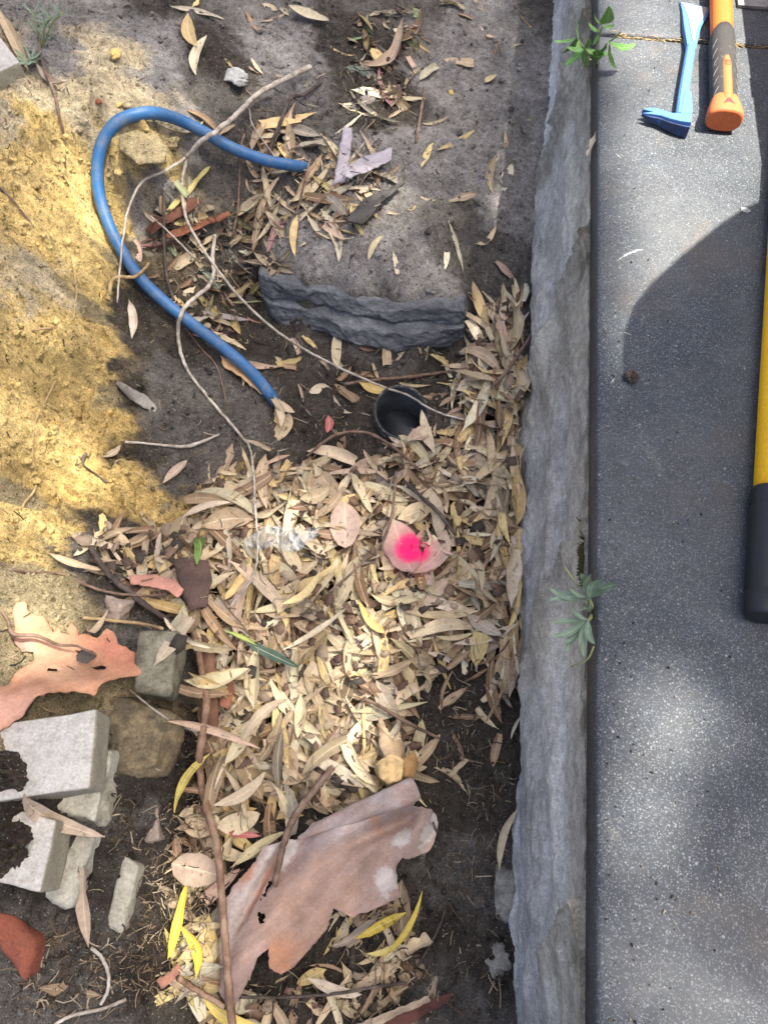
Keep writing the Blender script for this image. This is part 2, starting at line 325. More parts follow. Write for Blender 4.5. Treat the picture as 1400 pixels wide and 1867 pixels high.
# colours (noise-warped nearest zones)
wx = GX + .045 * fbm(GX, GY, 16, 21, 5, .65); wy = GY + .045 * fbm(GX, GY, 16, 22, 5, .65)
CC = np.zeros(GX.shape + (3,)); W = np.zeros(GX.shape)
for i in range(len(zx)):
    w = 1 / (((wx - zx[i, 0]) ** 2 + (wy - zx[i, 1]) ** 2) + 1e-4) ** 3.2
    CC += w[..., None] * zc[i]; W += w
CC /= W[..., None]
yel = np.clip((CC[..., 0] - CC[..., 2]) / CC[..., 0] * 1.9 - .45, 0, 1)      # how yellow: clumpier, more eroded
slope = np.hypot(*np.gradient(Z0)) / .004
eros = smooth(.6, 2., slope)
Z1 = Z0 + .010 * fbm(GX, GY, 14, 31, 3) + .008 * fbm(GX, GY, 50, 32, 4, .65) * (1 + .8 * yel) + .0030 * np.abs(vnoise(GX, GY, 130, 33)) * 2
clod = np.maximum(0, vnoise(GX, GY, 42, 35) + vnoise(GX, GY, 90, 36) * .5 - .12)
Z1 += clod * .018 * (.6 + yel) + .004 * np.abs(fbm(GX, GY, 38, 38, 4, .65)) + yel * .050 * (np.abs(fbm(GX, GY, 20, 41, 5, .7)) - .2) + yel * .010 * np.round(2.5 * vnoise(GX + .01 * vnoise(GX, GY, 90, 46), GY, 38, 45)) / 2.5
Z1 += eros * yel * .014 * fbm(GX * .35, GY * 1.6, 60, 44, 3)
# the mouth of the drain pipe is open
PIPE_Z = -.425; pc = U(732, 757, PIPE_Z)
pd = np.hypot(GX - pc[0], GY - pc[1])
Z1 = np.where(pd < .053, -.62, np.where(pd < .085, np.minimum(Z1, PIPE_Z - .012 + .008 * fbm(GX, GY, 30, 3)), Z1))
CC *= (1 + .35 * fbm(GX, GY, 30, 51, 3))[..., None]
SK = np.zeros(Z1.shape, bool); HM = Z1.copy(); HM = np.where(pd < .053, PIPE_Z, HM)     # running top of the litter
ny, nx = GX.shape
idx = np.arange(nx * ny).reshape(ny, nx)
gf = np.stack([idx[:-1, :-1], idx[:-1, 1:], idx[1:, 1:], idx[1:, :-1]], -1).reshape(-1, 4)
ground = build('ground', np.stack([GX, GY, Z1], -1).reshape(-1, 3), gf, M['soil'], col=CC.reshape(-1, 3), keep=True)
tag(ground, 'excavated trench floor of grey sand and dark soil under a yellow sand bank', kind='structure')
far = build('lawn_ground', [(1.62, -40, -.06), (40, -40, -.06), (40, 40, -.06), (1.62, 40, -.06)], [(0, 1, 2, 3)], M['soil'], col=[(.16, .14, .11)] * 4, keep=True)
tag(far, 'flat soil beyond the paved path', kind='structure')

# ------------------------------------------------------------------ the paved path and the poured concrete wall below it
XE = .2205
def slab(parent, x0, x1, y0, y1, seed, t=.045):
    nx_, ny_ = int((x1 - x0) / .02) + 1, int((y1 - y0) / .02) + 1
    xs = np.concatenate([[x0, x0 + .002, x0 + .005], np.linspace(x0 + .012, x1 - .012, nx_), [x1 - .004, x1]])
    ys = np.concatenate([[y0, y0 + .003], np.linspace(y0 + .01, y1 - .01, ny_), [y1 - .003, y1]])
    X, Y = np.meshgrid(xs, ys); e = np.minimum(np.minimum(X - x0, x1 - X), np.minimum(Y - y0, y1 - Y))
    chip = np.maximum(0, vnoise(X, Y, 35, seed) - .33) * .02
    Z = -.0045 * (1 - np.sqrt(np.clip(1 - (1 - np.clip(e / .008, 0, 1)) ** 2, 0, 1))) + .0008 * fbm(X, Y, 12, seed, 3) - chip * (e < .006)
    n0, n1 = X.shape; top = np.stack([X, Y, Z], -1).reshape(-1, 3); bot = top.copy(); bot[:, 2] = -t
    ix = np.arange(n0 * n1).reshape(n0, n1); q = np.stack([ix[:-1, :-1], ix[:-1, 1:], ix[1:, 1:], ix[1:, :-1]], -1).reshape(-1, 4)
    ring = list(ix[0, :]) + list(ix[1:, -1]) + list(ix[-1, ::-1][1:]) + list(ix[::-1, 0][1:-1])
    N = len(top); F = [tuple(f) for f in q] + [(ring[i], ring[i - 1], ring[i - 1] + N, ring[i] + N) for i in range(len(ring))] + [tuple(int(r) + N for r in ring[::-1])]
    V = np.vstack([top, bot])
    return build('paving_slab', V, F, M['slab'], parent)
bed_v = []
def boxv(x0, x1, y0, y1, z0, z1):
    return [(x0, y0, z0), (x1, y0, z0), (x1, y1, z0), (x0, y1, z0), (x0, y0, z1), (x1, y0, z1), (x1, y1, z1), (x0, y1, z1)], [(0, 3, 2, 1), (4, 5, 6, 7), (0, 1, 5, 4), (1, 2, 6, 5), (2, 3, 7, 6), (3, 0, 4, 7)]
path = thing('paved_path', None, None, (.9, .5, -.06), kind='structure')
v, f = boxv(XE + .004, 1.6, -3, 6, -.30, -.0465)
build('mortar_bed', v, f, M['mortar'], path, smooth_=False)
for k, (y0, y1) in enumerate(((-1.7, -.245), (-.238, 1.3665), (1.3755, 2.98))):
    slab(path, XE, .905, y0, y1, 61 + k); slab(path, .912, 1.6, y0 + .3, y1 + .3, 71 + k)
# poured concrete wall: overlapping rough layers
def WP(px, py, x=.205):
    d = ray(px, py); t = x / d[0]; p = EYE + d * t; return p[1], p[2]
LAY = [[(1088, 300), (1062, 370), (1040, 480), (1010, 600), (985, 720), (968, 830), (962, 900)],
       [(1086, 880), (1055, 905), (1020, 1000), (1000, 1080), (982, 1150), (968, 1250), (962, 1330)],
       [(1084, 1540), (1050, 1620), (1010, 1690), (982, 1750), (973, 1800), (978, 1867), (985, 1900)],
       [(1086, -260), (1070, -100), (1062, 20), (1030, 130), (1012, 230), (990, 380), (972, 500)]]
ys = np.concatenate([[-3, -1.5, -.8], np.arange(-.45, 2.3, .006), [2.6, 3.2, 4.5, 6]]); zs = np.concatenate([np.linspace(-.046, -.43, 90), np.linspace(-.44, -.62, 12)])
YW, ZW = np.meshgrid(ys, zs)
batter = np.interp(YW, [-.2, .05, .28, .6, 1.05, 1.5, 2.], [.002, .010, .018, .03, .042, .036, .03])
off = .004 + batter * smooth(-.05, -.45, ZW) + .010 * fbm(YW * .5, ZW * 1.6, 6, 81, 4) * smooth(-.05, -.12, ZW) + .006 * fbm(YW, ZW, 26, 83, 3)
off += .006 * np.sin((ZW + .1 * fbm(YW, ZW, 2, 88, 2)) * 46 + YW * 2.5 + 3 * fbm(YW * .5, ZW, 3, 84, 2)) * smooth(-.08, -.2, ZW)
up = np.zeros(YW.shape)
for Lk in LAY:
    q = np.array([WP(*p) for p in Lk]); q = q[np.argsort(q[:, 0])]
    zb = np.interp(YW, q[:, 0], q[:, 1], left=9, right=9) + .012 * fbm(YW, ZW, 14, 86, 3)
    m = (YW > q[0, 0]) & (YW < q[-1, 0])
    s = smooth(-.001, .004, ZW - zb) * m * smooth(0, .10, YW - q[0, 0]) * smooth(0, .03, q[-1, 0] - YW)
    off += s * .018 * np.exp(-np.maximum(0, ZW - zb) / .12); up = np.maximum(up, s)
up = np.clip(up + smooth(-.17, -.09, ZW + .05 * fbm(YW, ZW, 4, 87, 3)) * .8, 0, 1)
off += up * .003 * fbm(YW, ZW, 80, 85, 3)
off += .007 * np.abs(fbm(YW * .7, ZW * 1.8, 22, 93, 4, .6)) * smooth(-.06, -.1, ZW)
off = np.maximum(off, .001)
cw = (1 - up)[..., None] * np.array([.51, .49, .445]) + up[..., None] * np.array([.40, .375, .31])
pale = smooth(.05, .3, fbm(YW * .4, ZW, 9, 89, 3)) * .35; cw = cw * (1 + pale[..., None])
moss = smooth(.1, .35, fbm(YW, ZW, 18, 90, 3)) * smooth(-.12, -.06, ZW); cw = cw * (1 - .55 * moss[..., None]) + .55 * moss[..., None] * np.array([.09, .08, .045])
stain = .45 * smooth(.08, .4, fbm(YW * 1.2, ZW * .7, 9, 92, 5, .6)); cw = cw * (1 - .5 * stain[..., None])
n0, n1 = YW.shape; ix = np.arange(n0 * n1).reshape(n0, n1)
front = np.stack([XE + .0025 - off, YW, ZW], -1).reshape(-1, 3); back = np.stack([np.full(YW.shape, XE + .0035), YW, ZW], -1).reshape(-1, 3)
q = np.stack([ix[:-1, :-1], ix[1:, :-1], ix[1:, 1:], ix[:-1, 1:]], -1).reshape(-1, 4)
ring = list(ix[0, :]) + list(ix[1:, -1]) + list(ix[-1, ::-1][1:]) + list(ix[::-1, 0][1:-1]); N = n0 * n1
F = [tuple(a) for a in q] + [(ring[i], ring[i - 1], ring[i - 1] + N, ring[i] + N) for i in range(len(ring))]
wall = build('concrete_wall', np.vstack([front, back]), F, M['wall'], col=np.vstack([cw.reshape(-1, 3)] * 2), keep=True)
tag(wall, 'rough grey poured concrete wall below the edge of the paved path', 'wall')
def wallx(y, z):
    j = int(np.clip(np.searchsorted(ys, y), 0, len(ys) - 1)); i = int(np.clip(np.searchsorted(-zs, -z), 0, len(zs) - 1)); return XE + .0025 - off[i, j]
# keep litter out of the wall
HM = np.where(GX > XE - .022, np.maximum(HM, Z1), HM)

# ------------------------------------------------------------------ buried stone ledge at the head of the pit
def stone_ledge():
    topx = [(462, 486), (510, 507), (580, 526), (650, 540), (740, 550), (835, 556), (862, 552)]; ftx = [(470, 540), (520, 592), (600, 622), (660, 660), (740, 668), (845, 634), (872, 600)]
    n = 120; m = 40
    tw = crom([U(*p, -.343) for p in topx], 40); bw = crom([U(*p, -.455) for p in ftx], 40)
    tw = tw[np.linspace(0, len(tw) - 1, n).astype(int)]; bw = bw[np.linspace(0, len(bw) - 1, n).astype(int)]
    V = []
    for i in range(n):
        s = i / (n - 1); endf = min(1, min(s, 1 - s) * 9)
        sk = np.array([0, .03, -.05]) * (1 - float(smooth(0, .05 if s < .5 else .16, min(s, 1 - s)))); tw[i] = tw[i] + sk; bw[i] = bw[i] + sk; V.append(tw[i] + np.array([0, .16, -.05])); V.append(tw[i] + np.array([0, .03, -.008]))
        for j in range(m):
            t = j / (m - 1); p = tw[i] * (1 - t) + bw[i] * t
            strat = .014 * smooth(.30 + .06 * math.sin(s * 5), .38 + .06 * math.sin(s * 5), t) - .022 * smooth(.72 + .1 * math.sin(s * 7 + 1), .82 + .1 * math.sin(s * 7 + 1), t) - .008 * (1 - smooth(0, .05, t))
            nz = .020 * float(fbm(s * 1.2 + .3, t * .30, 7, 101, 2)) + .002 * round(2.2 * float(vnoise(s * 1.4 + .15 * math.sin(t * 9), t * .55 + .05 * s, 13, 102))) / 2.2 + .001 * round(3 * float(vnoise(s * 2 + t * .3, t * 1.6, 20, 105))) / 3 + .006 * float(fbm(s * 3, t * 1.2, 22, 104, 3)) - .012 * math.exp(-((t - .34 - .05 * math.sin(s * 6 + 1) - .03 * float(fbm(s, 0, 12, 106, 3))) / .02) ** 2)
            V.append(p + np.array([0, -.016, 0]) * (1 - float(smooth(.12, .4, s))) + np.array([.1, -1, 0]) * (strat + nz) * endf + np.array([0, 0, .006 * float(fbm(s, t, 14, 103, 2))]))
    c = m + 2; F = [(i * c + j, i * c + j + 1, (i + 1) * c + j + 1, (i + 1) * c + j) for i in range(n - 1) for j in range(c - 1)]
    t = NT('blue_grey_stone'); n1 = t.noise(16, 7, .7); n2 = t.noise(190, 4, .7); n3 = t.noise(38, 5, .7, t.stretch((.4, 1, 2.2)))
    c_ = t.ramp(n3, [(.3, (.065, .068, .072, 1)), (.5, (.12, .127, .135, 1)), (.72, (.23, .24, .245, 1))])
    c_ = t.mix(t.ramp(n1, [(.58, 0.), (.75, .6)]), c_, (.2, .165, .12, 1)); c_ = t.mix(1., c_, t.ramp(n2, [(.3, .65), (.7, 1.3)]), 'MULTIPLY')
    M['ledge'] = t.fin(c_, .9, t.bump(n2, .6, .0015, t.bump(n3, .8, .006)), .25)
    o = build('stone_ledge', V, F, M['ledge'])
    tag(o, 'layered blue grey stone ledge across the head of the pit behind the drain pipe', 'stone')
stone_ledge()

# ------------------------------------------------------------------ drain pipe
def lathe(cx, cy, prof, seg=48):
    V = []; n = len(prof)
    for k in range(seg):
        a = 2 * math.pi * k / seg
        for r, z in prof: V.append((cx + r * math.cos(a), cy + r * math.sin(a), z))
    F = [(k * n + j, ((k + 1) % seg) * n + j, ((k + 1) % seg) * n + j + 1, k * n + j + 1) for k in range(seg) for j in range(n - 1)]
    return V, F
M['pipe'] = simple('dark_pipe_plastic', [(.012, .015, .019, 1), (.024, .029, .036, 1), (.05, .052, .055, 1)], 30, .42, .25, 120, .5)
M['pipe_rim'] = simple('scuffed_pipe_rim', [(.018, .018, .018, 1), (.05, .05, .047, 1), (.26, .25, .22, 1)], 120, .7, .3, 200)
pipe = thing('drain_pipe', 'round dark drain pipe opening in the pit floor among dead leaves', 'pipe', (pc[0], pc[1], PIPE_Z - .19))
zt = PIPE_Z + .012
def tiltv(V):
    return [(x, y, z + (x - pc[0]) * -.16 + (y - pc[1]) * .22) for x, y, z in V]
v, f = lathe(pc[0], pc[1], [(.0555, zt - .10), (.0555, zt - .001), (.0505, zt - .001), (.0500, zt - .19)]); build('socket', tiltv(v), f, M['pipe'], pipe)
v, f = lathe(pc[0], pc[1], [(.0558, zt - .0015), (.0555, zt + .001), (.0525, zt + .0005), (.0522, zt - .002)]); build('rim', tiltv(v), f, M['pipe_rim'], pipe)
v, f = lathe(pc[0], pc[1], [(.0575, zt - .014), (.0578, zt - .0105), (.0562, zt - .009)]); build('rim', tiltv(v), f, M['pipe_rim'], pipe)
# the pipe below leaves the socket sideways: its curved shoulder shows inside
q = crom([(pc[0] + .075, pc[1] - .060, zt - .135), (pc[0] + .02, pc[1] - .002, zt - .115), (pc[0] - .03, pc[1] + .055, zt - .125)], 8)
v, f = tube(q, [.048, .046, .048], 24); v = [p for p in v]
build('inner_bend', v, f, M['pipe'], pipe)
v, f = lathe(pc[0], pc[1], [(.0498, zt - .185), (.0005, zt - .187)]); build('silt', v, f, M['soil'], pipe, col=[(.03, .026, .022)] * len(v))

# ------------------------------------------------------------------ blocks, bricks and stones in the bank
def paver_mat(name, c, dirt, amt):
    t = NT(name); n1 = t.noise(24, 6, .7); n2 = t.noise(260, 4, .7); n3 = t.noise(70, 5, .7)
    k = t.ramp(n3, [(.3, tuple(x * .8 for x in c) + (1,)), (.7, tuple(min(.9, x * 1.12) for x in c) + (1,))])
    k = t.mix(1., k, t.ramp(n2, [(.3, .75), (.7, 1.2)]), 'MULTIPLY')
    k = t.mix(t.ramp(n1, [(amt - .12, 0.), (amt + .12, .85)]), k, t.ramp(n2, [(.3, tuple(x * .5 for x in dirt) + (1,)), (.7, tuple(x * 1.4 for x in dirt) + (1,))]))
    return t.fin(k, .93, t.bump(n2, .5, .001, t.bump(n3, .5, .003)), .2)
M['paver_white'] = paver_mat('pale_paver', (.47, .455, .415), (.24, .20, .12), .68)
M['paver_tan'] = paver_mat('weathered_paver', (.44, .42, .33), (.13, .11, .065), .56)
M['paver_moss'] = paver_mat('mossy_paver', (.30, .28, .20), (.085, .075, .045), .46)
M['paver_sand'] = paver_mat('sandy_stone', (.30, .235, .13), (.065, .055, .04), .44)
M['brick_red'] = paver_mat('red_brick', (.26, .085, .05), (.12, .06, .04), .6)
M['stone_tan'] = paver_mat('brown_stone', (.30, .24, .19), (.2, .15, .1), .6)
M['stone_grey'] = paver_mat('grey_stone', (.36, .36, .34), (.14, .13, .12), .6)
M['stone_yel'] = paver_mat('yellow_stone', (.55, .40, .14), (.38, .27, .1), .6)
M['stone_white'] = paver_mat('white_stone', (.36, .345, .30), (.09, .08, .06), .48)
def white_top_mat():
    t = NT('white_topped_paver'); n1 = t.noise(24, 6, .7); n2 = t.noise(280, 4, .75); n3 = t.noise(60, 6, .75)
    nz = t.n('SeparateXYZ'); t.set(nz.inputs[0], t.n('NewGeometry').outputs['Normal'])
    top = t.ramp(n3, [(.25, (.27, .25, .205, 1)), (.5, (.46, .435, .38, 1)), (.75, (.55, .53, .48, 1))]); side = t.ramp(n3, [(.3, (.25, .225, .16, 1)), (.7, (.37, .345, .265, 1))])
    k = t.mix(t.ramp(nz.outputs[2], [(.55, 0.), (.8, 1.)]), side, top); k = t.mix(1., k, t.ramp(n2, [(.3, .7), (.7, 1.2)]), 'MULTIPLY')  # upward faces whiter, side faces tan, mixed by face normal
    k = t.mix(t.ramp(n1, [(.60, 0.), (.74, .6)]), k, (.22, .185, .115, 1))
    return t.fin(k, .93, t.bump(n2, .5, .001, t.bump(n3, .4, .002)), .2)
M['paver_white'] = white_top_mat()
def block(name, label, cat, quad, z, t, mat, seed=0, rough=.0022, bev=.006, tilt=(0, 0), under=.0):
    """a block whose top corners (photo pixels, unprojected at height z) go down by t; subdivided, worn and chipped"""
    c = [U(*p, z) for p in quad]; n = 16; m = 7
    me = bmesh.new(); vs = {}
    cen = sum(c) / 4
    bm = bmesh.new()
    top = [bm.verts.new(p) for p in c]; bot = [bm.verts.new((p[0] + (p[0] - cen[0]) * under, p[1] + (p[1] - cen[1]) * under, p[2] - t)) for p in c]
    bm.faces.new(top); bm.faces.new(bot[::-1])
    for i in range(4): bm.faces.new((top[i], bot[i], bot[(i + 1) % 4], top[(i + 1) % 4]))
    bmesh.ops.recalc_face_normals(bm, faces=bm.faces)
    bmesh.ops.bevel(bm, geom=bm.edges[:], offset=bev, segments=2, affect='EDGES', profile=.6)
    bmesh.ops.triangulate(bm, faces=[f_ for f_ in bm.faces if len(f_.verts) > 4])
    for _ in range(4):
        ee = [e for e in bm.edges if e.calc_length() > .011]
        if not ee: break
        bmesh.ops.subdivide_edges(bm, edges=ee, cuts=1, use_grid_fill=True)
    bm.normal_update()
    P_ = np.array([v_.co[:] for v_ in bm.verts]); Nn = np.array([v_.normal[:] for v_ in bm.verts])
    d = fbm(P_[:, 0] + P_[:, 2] * 1.3, P_[:, 1] - P_[:, 2] * .9, 22, 200 + seed, 4) * rough * 2.2 + vnoise(P_[:, 0] + P_[:, 2], P_[:, 1] + P_[:, 2], 140, 210 + seed) * rough
    P_ = P_ + Nn * d[:, None]
    P_[:, 2] += (P_[:, 0] - cen[0]) * tilt[0] + (P_[:, 1] - cen[1]) * tilt[1]
    for i, v_ in enumerate(bm.verts): v_.index = i
    F = [[v_.index for v_ in f_.verts] for f_ in bm.faces]; bm.free(); me.free()
    o = build(name, P_, F, mat); tag(o, label, cat)
    # litter has to lie on top of it
    x0, y0 = P_[:, :2].min(0); x1, y1 = P_[:, :2].max(0)
    poly = [(p[0], p[1]) for p in c]; msk = (GX > x0) & (GX < x1) & (GY > y0) & (GY < y1)
    if msk.any():
        msk &= inpoly(GX, GY, poly); SK[msk] = True; HM[msk] = np.maximum(HM[msk], z + (GX[msk] - cen[0]) * tilt[0] + (GY[msk] - cen[1]) * tilt[1])
    return o
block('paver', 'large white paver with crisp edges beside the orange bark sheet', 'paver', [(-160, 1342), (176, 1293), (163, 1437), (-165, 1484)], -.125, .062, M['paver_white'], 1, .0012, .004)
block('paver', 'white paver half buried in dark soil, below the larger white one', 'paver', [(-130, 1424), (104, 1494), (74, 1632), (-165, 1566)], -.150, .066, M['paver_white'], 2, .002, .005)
block('paver', 'broken grey paver sticking out from under the half buried white paver', 'paver', [(60, 1490), (170, 1524), (126, 1655), (30, 1630)], -.218, .06, M['paver_tan'], 3, .004, .006)
block('paver', 'rough grey paver leaning out behind the large white paver', 'paver', [(110, 1362), (207, 1366), (172, 1500), (80, 1470)], -.188, .062, M['paver_tan'], 4, .004, .007)
block('paver', 'mossy grey paver standing between the orange bark and the leaf pile', 'paver', [(250, 1146), (331, 1149), (307, 1268), (240, 1262)], -.205, .064, M['paver_moss'], 5, .0025, .009)
block('sandstone_block', 'rounded sandy block covered in soil below the mossy grey paver', 'stone', [(180, 1256), (316, 1300), (288, 1408), (170, 1410)], -.222, .085, M['paver_sand'], 6, .006, .018)
block('paver', 'narrow grey paver on edge low in the dark bank', 'paver', [(226, 1556), (250, 1580), (222, 1702), (194, 1690)], -.268, .07, M['paver_tan'], 7, .003, .004)
block('brick_fragment', 'small brown brick fragment in the dark bank beside the long stick', 'brick', [(268, 1452), (286, 1456), (290, 1530), (266, 1534)], -.29, .05, M['stone_tan'], 8, .003, .003)
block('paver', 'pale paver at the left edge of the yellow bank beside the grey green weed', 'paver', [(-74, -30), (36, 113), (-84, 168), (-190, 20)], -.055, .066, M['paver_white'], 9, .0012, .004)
block('red_brick', 'broken red brick at the lower left corner', 'brick', [(-60, 1650), (22, 1672), (62, 1718), (44, 1788)], -.205, .05, M['brick_red'], 10, .004, .006)
def rock(name, label, px, py, size, mat, seed, flat=.6, sink=.3, cat='stone', group=None):
    bm = bmesh.new(); bmesh.ops.create_icosphere(bm, subdivisions=4 if size > .012 else 2, radius=1); p = np.array([v_.co[:] for v_ in bm.verts])
    for i, v_ in enumerate(bm.verts): v_.index = i
    F = [[v_.index for v_ in f_.verts] for f_ in bm.faces]; bm.free()
    rg = np.random.default_rng(seed)
    for _ in range(7):                        # planar facets
        nrm = rg.normal(size=3); nrm /= np.linalg.norm(nrm); k = rg.uniform(.5, .85); d = p @ nrm; p = p - nrm * np.maximum(0, d - k)[:, None] * .85
    p = p * (1 + .34 * fbm(p[:, 0] + p[:, 2] * .7, p[:, 1] - p[:, 2] * .6, 2.6, seed, 4, .6))[:, None]
    p = p * np.array([size * rg.uniform(.85, 1.15), size * rg.uniform(.8, 1.1), size * flat]); a = rg.uniform(0, 6.28)
    p = p @ np.array([[math.cos(a), math.sin(a), 0], [-math.sin(a), math.cos(a), 0], [0, 0, 1]])
    g = G(px, py); p = p + g + np.array([0, 0, size * flat * (1 - 2 * sink)])
    o = build(name, p, F, mat); tag(o, label, cat, group); return o
rock('stone', 'brown angular stone above the orange bark sheet', 216, 1112, .026, M['stone_tan'], 301)
rock('stone', 'crumbly grey stone on the sand above the blue hose loop', 430, 146, .026, M['stone_grey'], 302)
rock('stone', 'yellow stone on the pale sand of the upper bank', 213, 102, .015, M['stone_yel'], 303)
rock('stone', 'small yellow stone beside the top of the blue hose loop', 218, 193, .008, M['stone_yel'], 304)
rock('stone', 'small red stone beside the top of the blue hose loop', 182, 187, .008, M['brick_red'], 305)
rock('stone', 'yellow pebble on the grey sand slope near the wall', 822, 170, .008, M['stone_yel'], 306)
rock('stone', 'small white pebble on the grey sand slope near the wall', 946, 127, .008, M['stone_white'], 307)
rock('stone', 'pale lump of limestone against the foot of the wall', 925, 1625, .040, M['stone_white'], 308, .4, .6)
rock('stone', 'small pale lump of limestone in the dark soil near the bottom of the wall', 905, 1750, .022, M['stone_white'], 309, .4, .65)
rock('soil_clod', 'dark clod of soil among the leaves beside the blue green leaf', 440, 1140, .036, M['stone_tan'], 310, .6, .4, 'clod').data.materials[0] = M['paver_moss']
rock('soil_clod', 'yellow sand clod under the blue hose loop', 262, 262, .055, M['soil'], 311, .55, .45, 'clod')
rock('soil_clod', 'smaller yellow sand clod beside the hose loop', 312, 262, .022, M['soil'], 312, .6, .4, 'clod')
for o_ in [o_ for o_ in COL.objects if o_.name.startswith('soil_clod')]:
    if o_.data.materials[0] == M['soil']:
        at = o_.data.color_attributes.new('Col', 'FLOAT_COLOR', 'POINT'); at.data.foreach_set('color', np.tile([.42, .34, .19, 1], len(o_.data.vertices)).astype(np.float32))
        for p_ in o_.data.polygons: p_.use_smooth = True

def heap(label, cx, cy, rx, ry, h, c, seed):
    """loose soil lying on a block"""
    o0 = G(cx, cy); ex = abs(U(cx + rx, cy, o0[2])[0] - o0[0]); ey = abs(U(cx, cy - ry, o0[2])[1] - o0[1]); V = []; F = []; n = 30
    for j in range(n + 1):
        for i in range(n + 1):
            u = i / n * 2 - 1; w = j / n * 2 - 1; r_ = math.hypot(u, w) + .5 * float(fbm(u, w, 2.0, seed, 4, .6)); x, y = o0[0] + u * ex, o0[1] + w * ey
            lump = .5 + 1.1 * abs(float(fbm(u, w, 5, seed + 3, 4, .65))); V.append((x, y, max(float(height(x, y, HM)), o0[2] - .02) - .004 + (h * lump if r_ < .92 else 0) * max(0, 1 - (r_ / .92) ** 2) ** .9))
    F = [(j * (n + 1) + i, j * (n + 1) + i + 1, (j + 1) * (n + 1) + i + 1, (j + 1) * (n + 1) + i) for j in range(n) for i in range(n)]
    o = build('soil_heap', V, F, M['soil'], col=[tuple(q * random.uniform(.8, 1.2) for q in c) for _ in V]); tag(o, label, 'soil'); return o
heap('dark crumbly soil lying on the left end of the large white paver', 2, 1405, 58, 46, .034, (.075, .06, .045), 321)
heap('dark crumbly soil lying on the half buried white paver', 6, 1545, 52, 56, .044, (.065, .052, .04), 322)

# ------------------------------------------------------------------ blue hose
def hose():
    pts = [(560, 306, -.335), (530, 301, -.305), (480, 291, -.28), (420, 268, -.245), (370, 240, -.205), (320, 216, -.160), (268, 206, -.115), (216, 222, -.090), (186, 264, -.085), (178, 320, -.095), (188, 380, -.125), (215, 444, -.185), (252, 502, -.255), (300, 550, -.31), (350, 590, -.335), (410, 636, -.355), (455, 675, -.372), (490, 716, -.395), (512, 750, -.45)]
    pts = np.array(pts); zg = np.array([max(G(px + ox, py, .0135, arr=Z1)[2] for ox in (-9, 0, 9)) for px, py, _ in pts]); zs_ = zg.copy()
    for _ in range(3): zs_[1:-1] = np.maximum(zg[1:-1], (zs_[:-2] + zs_[1:-1] * 2 + zs_[2:]) / 4)
    for _ in range(4): zs_[1:-1] = (zs_[:-2] + zs_[1:-1] * 2 + zs_[2:]) / 4
    zs_ = np.maximum(zs_, zg - .002); zs_[1:-1] = (zs_[:-2] + zs_[1:-1] * 4 + zs_[2:]) / 6
    zs_[0] = zg[0] - .02; zs_[-2] = zg[-2]; zs_[-1] = zg[-1] - .04
    w = crom([U(p[0], p[1], z_) for p, z_ in zip(pts, zs_)], 9); v, f = tube(w, .0118, 18)
    t = NT('blue_hose_plastic'); n = t.noise(55, 5, .7); n2 = t.noise(8, 3, .5)
    c = t.ramp(n2, [(.3, (.024, .105, .25, 1)), (.7, (.036, .14, .31, 1))]); c = t.mix(t.ramp(n, [(.46, 0.), (.74, .6)]), c, (.19, .20, .19, 1))
    M['hose'] = t.fin(c, t.ramp(n, [(.3, .38), (.7, .62)]), t.bump(n, .12, .001), .4)
    o = build('water_hose', v, f, M['hose']); tag(o, 'blue plastic hose looping over the yellow bank down into the leaves', 'hose')
hose()

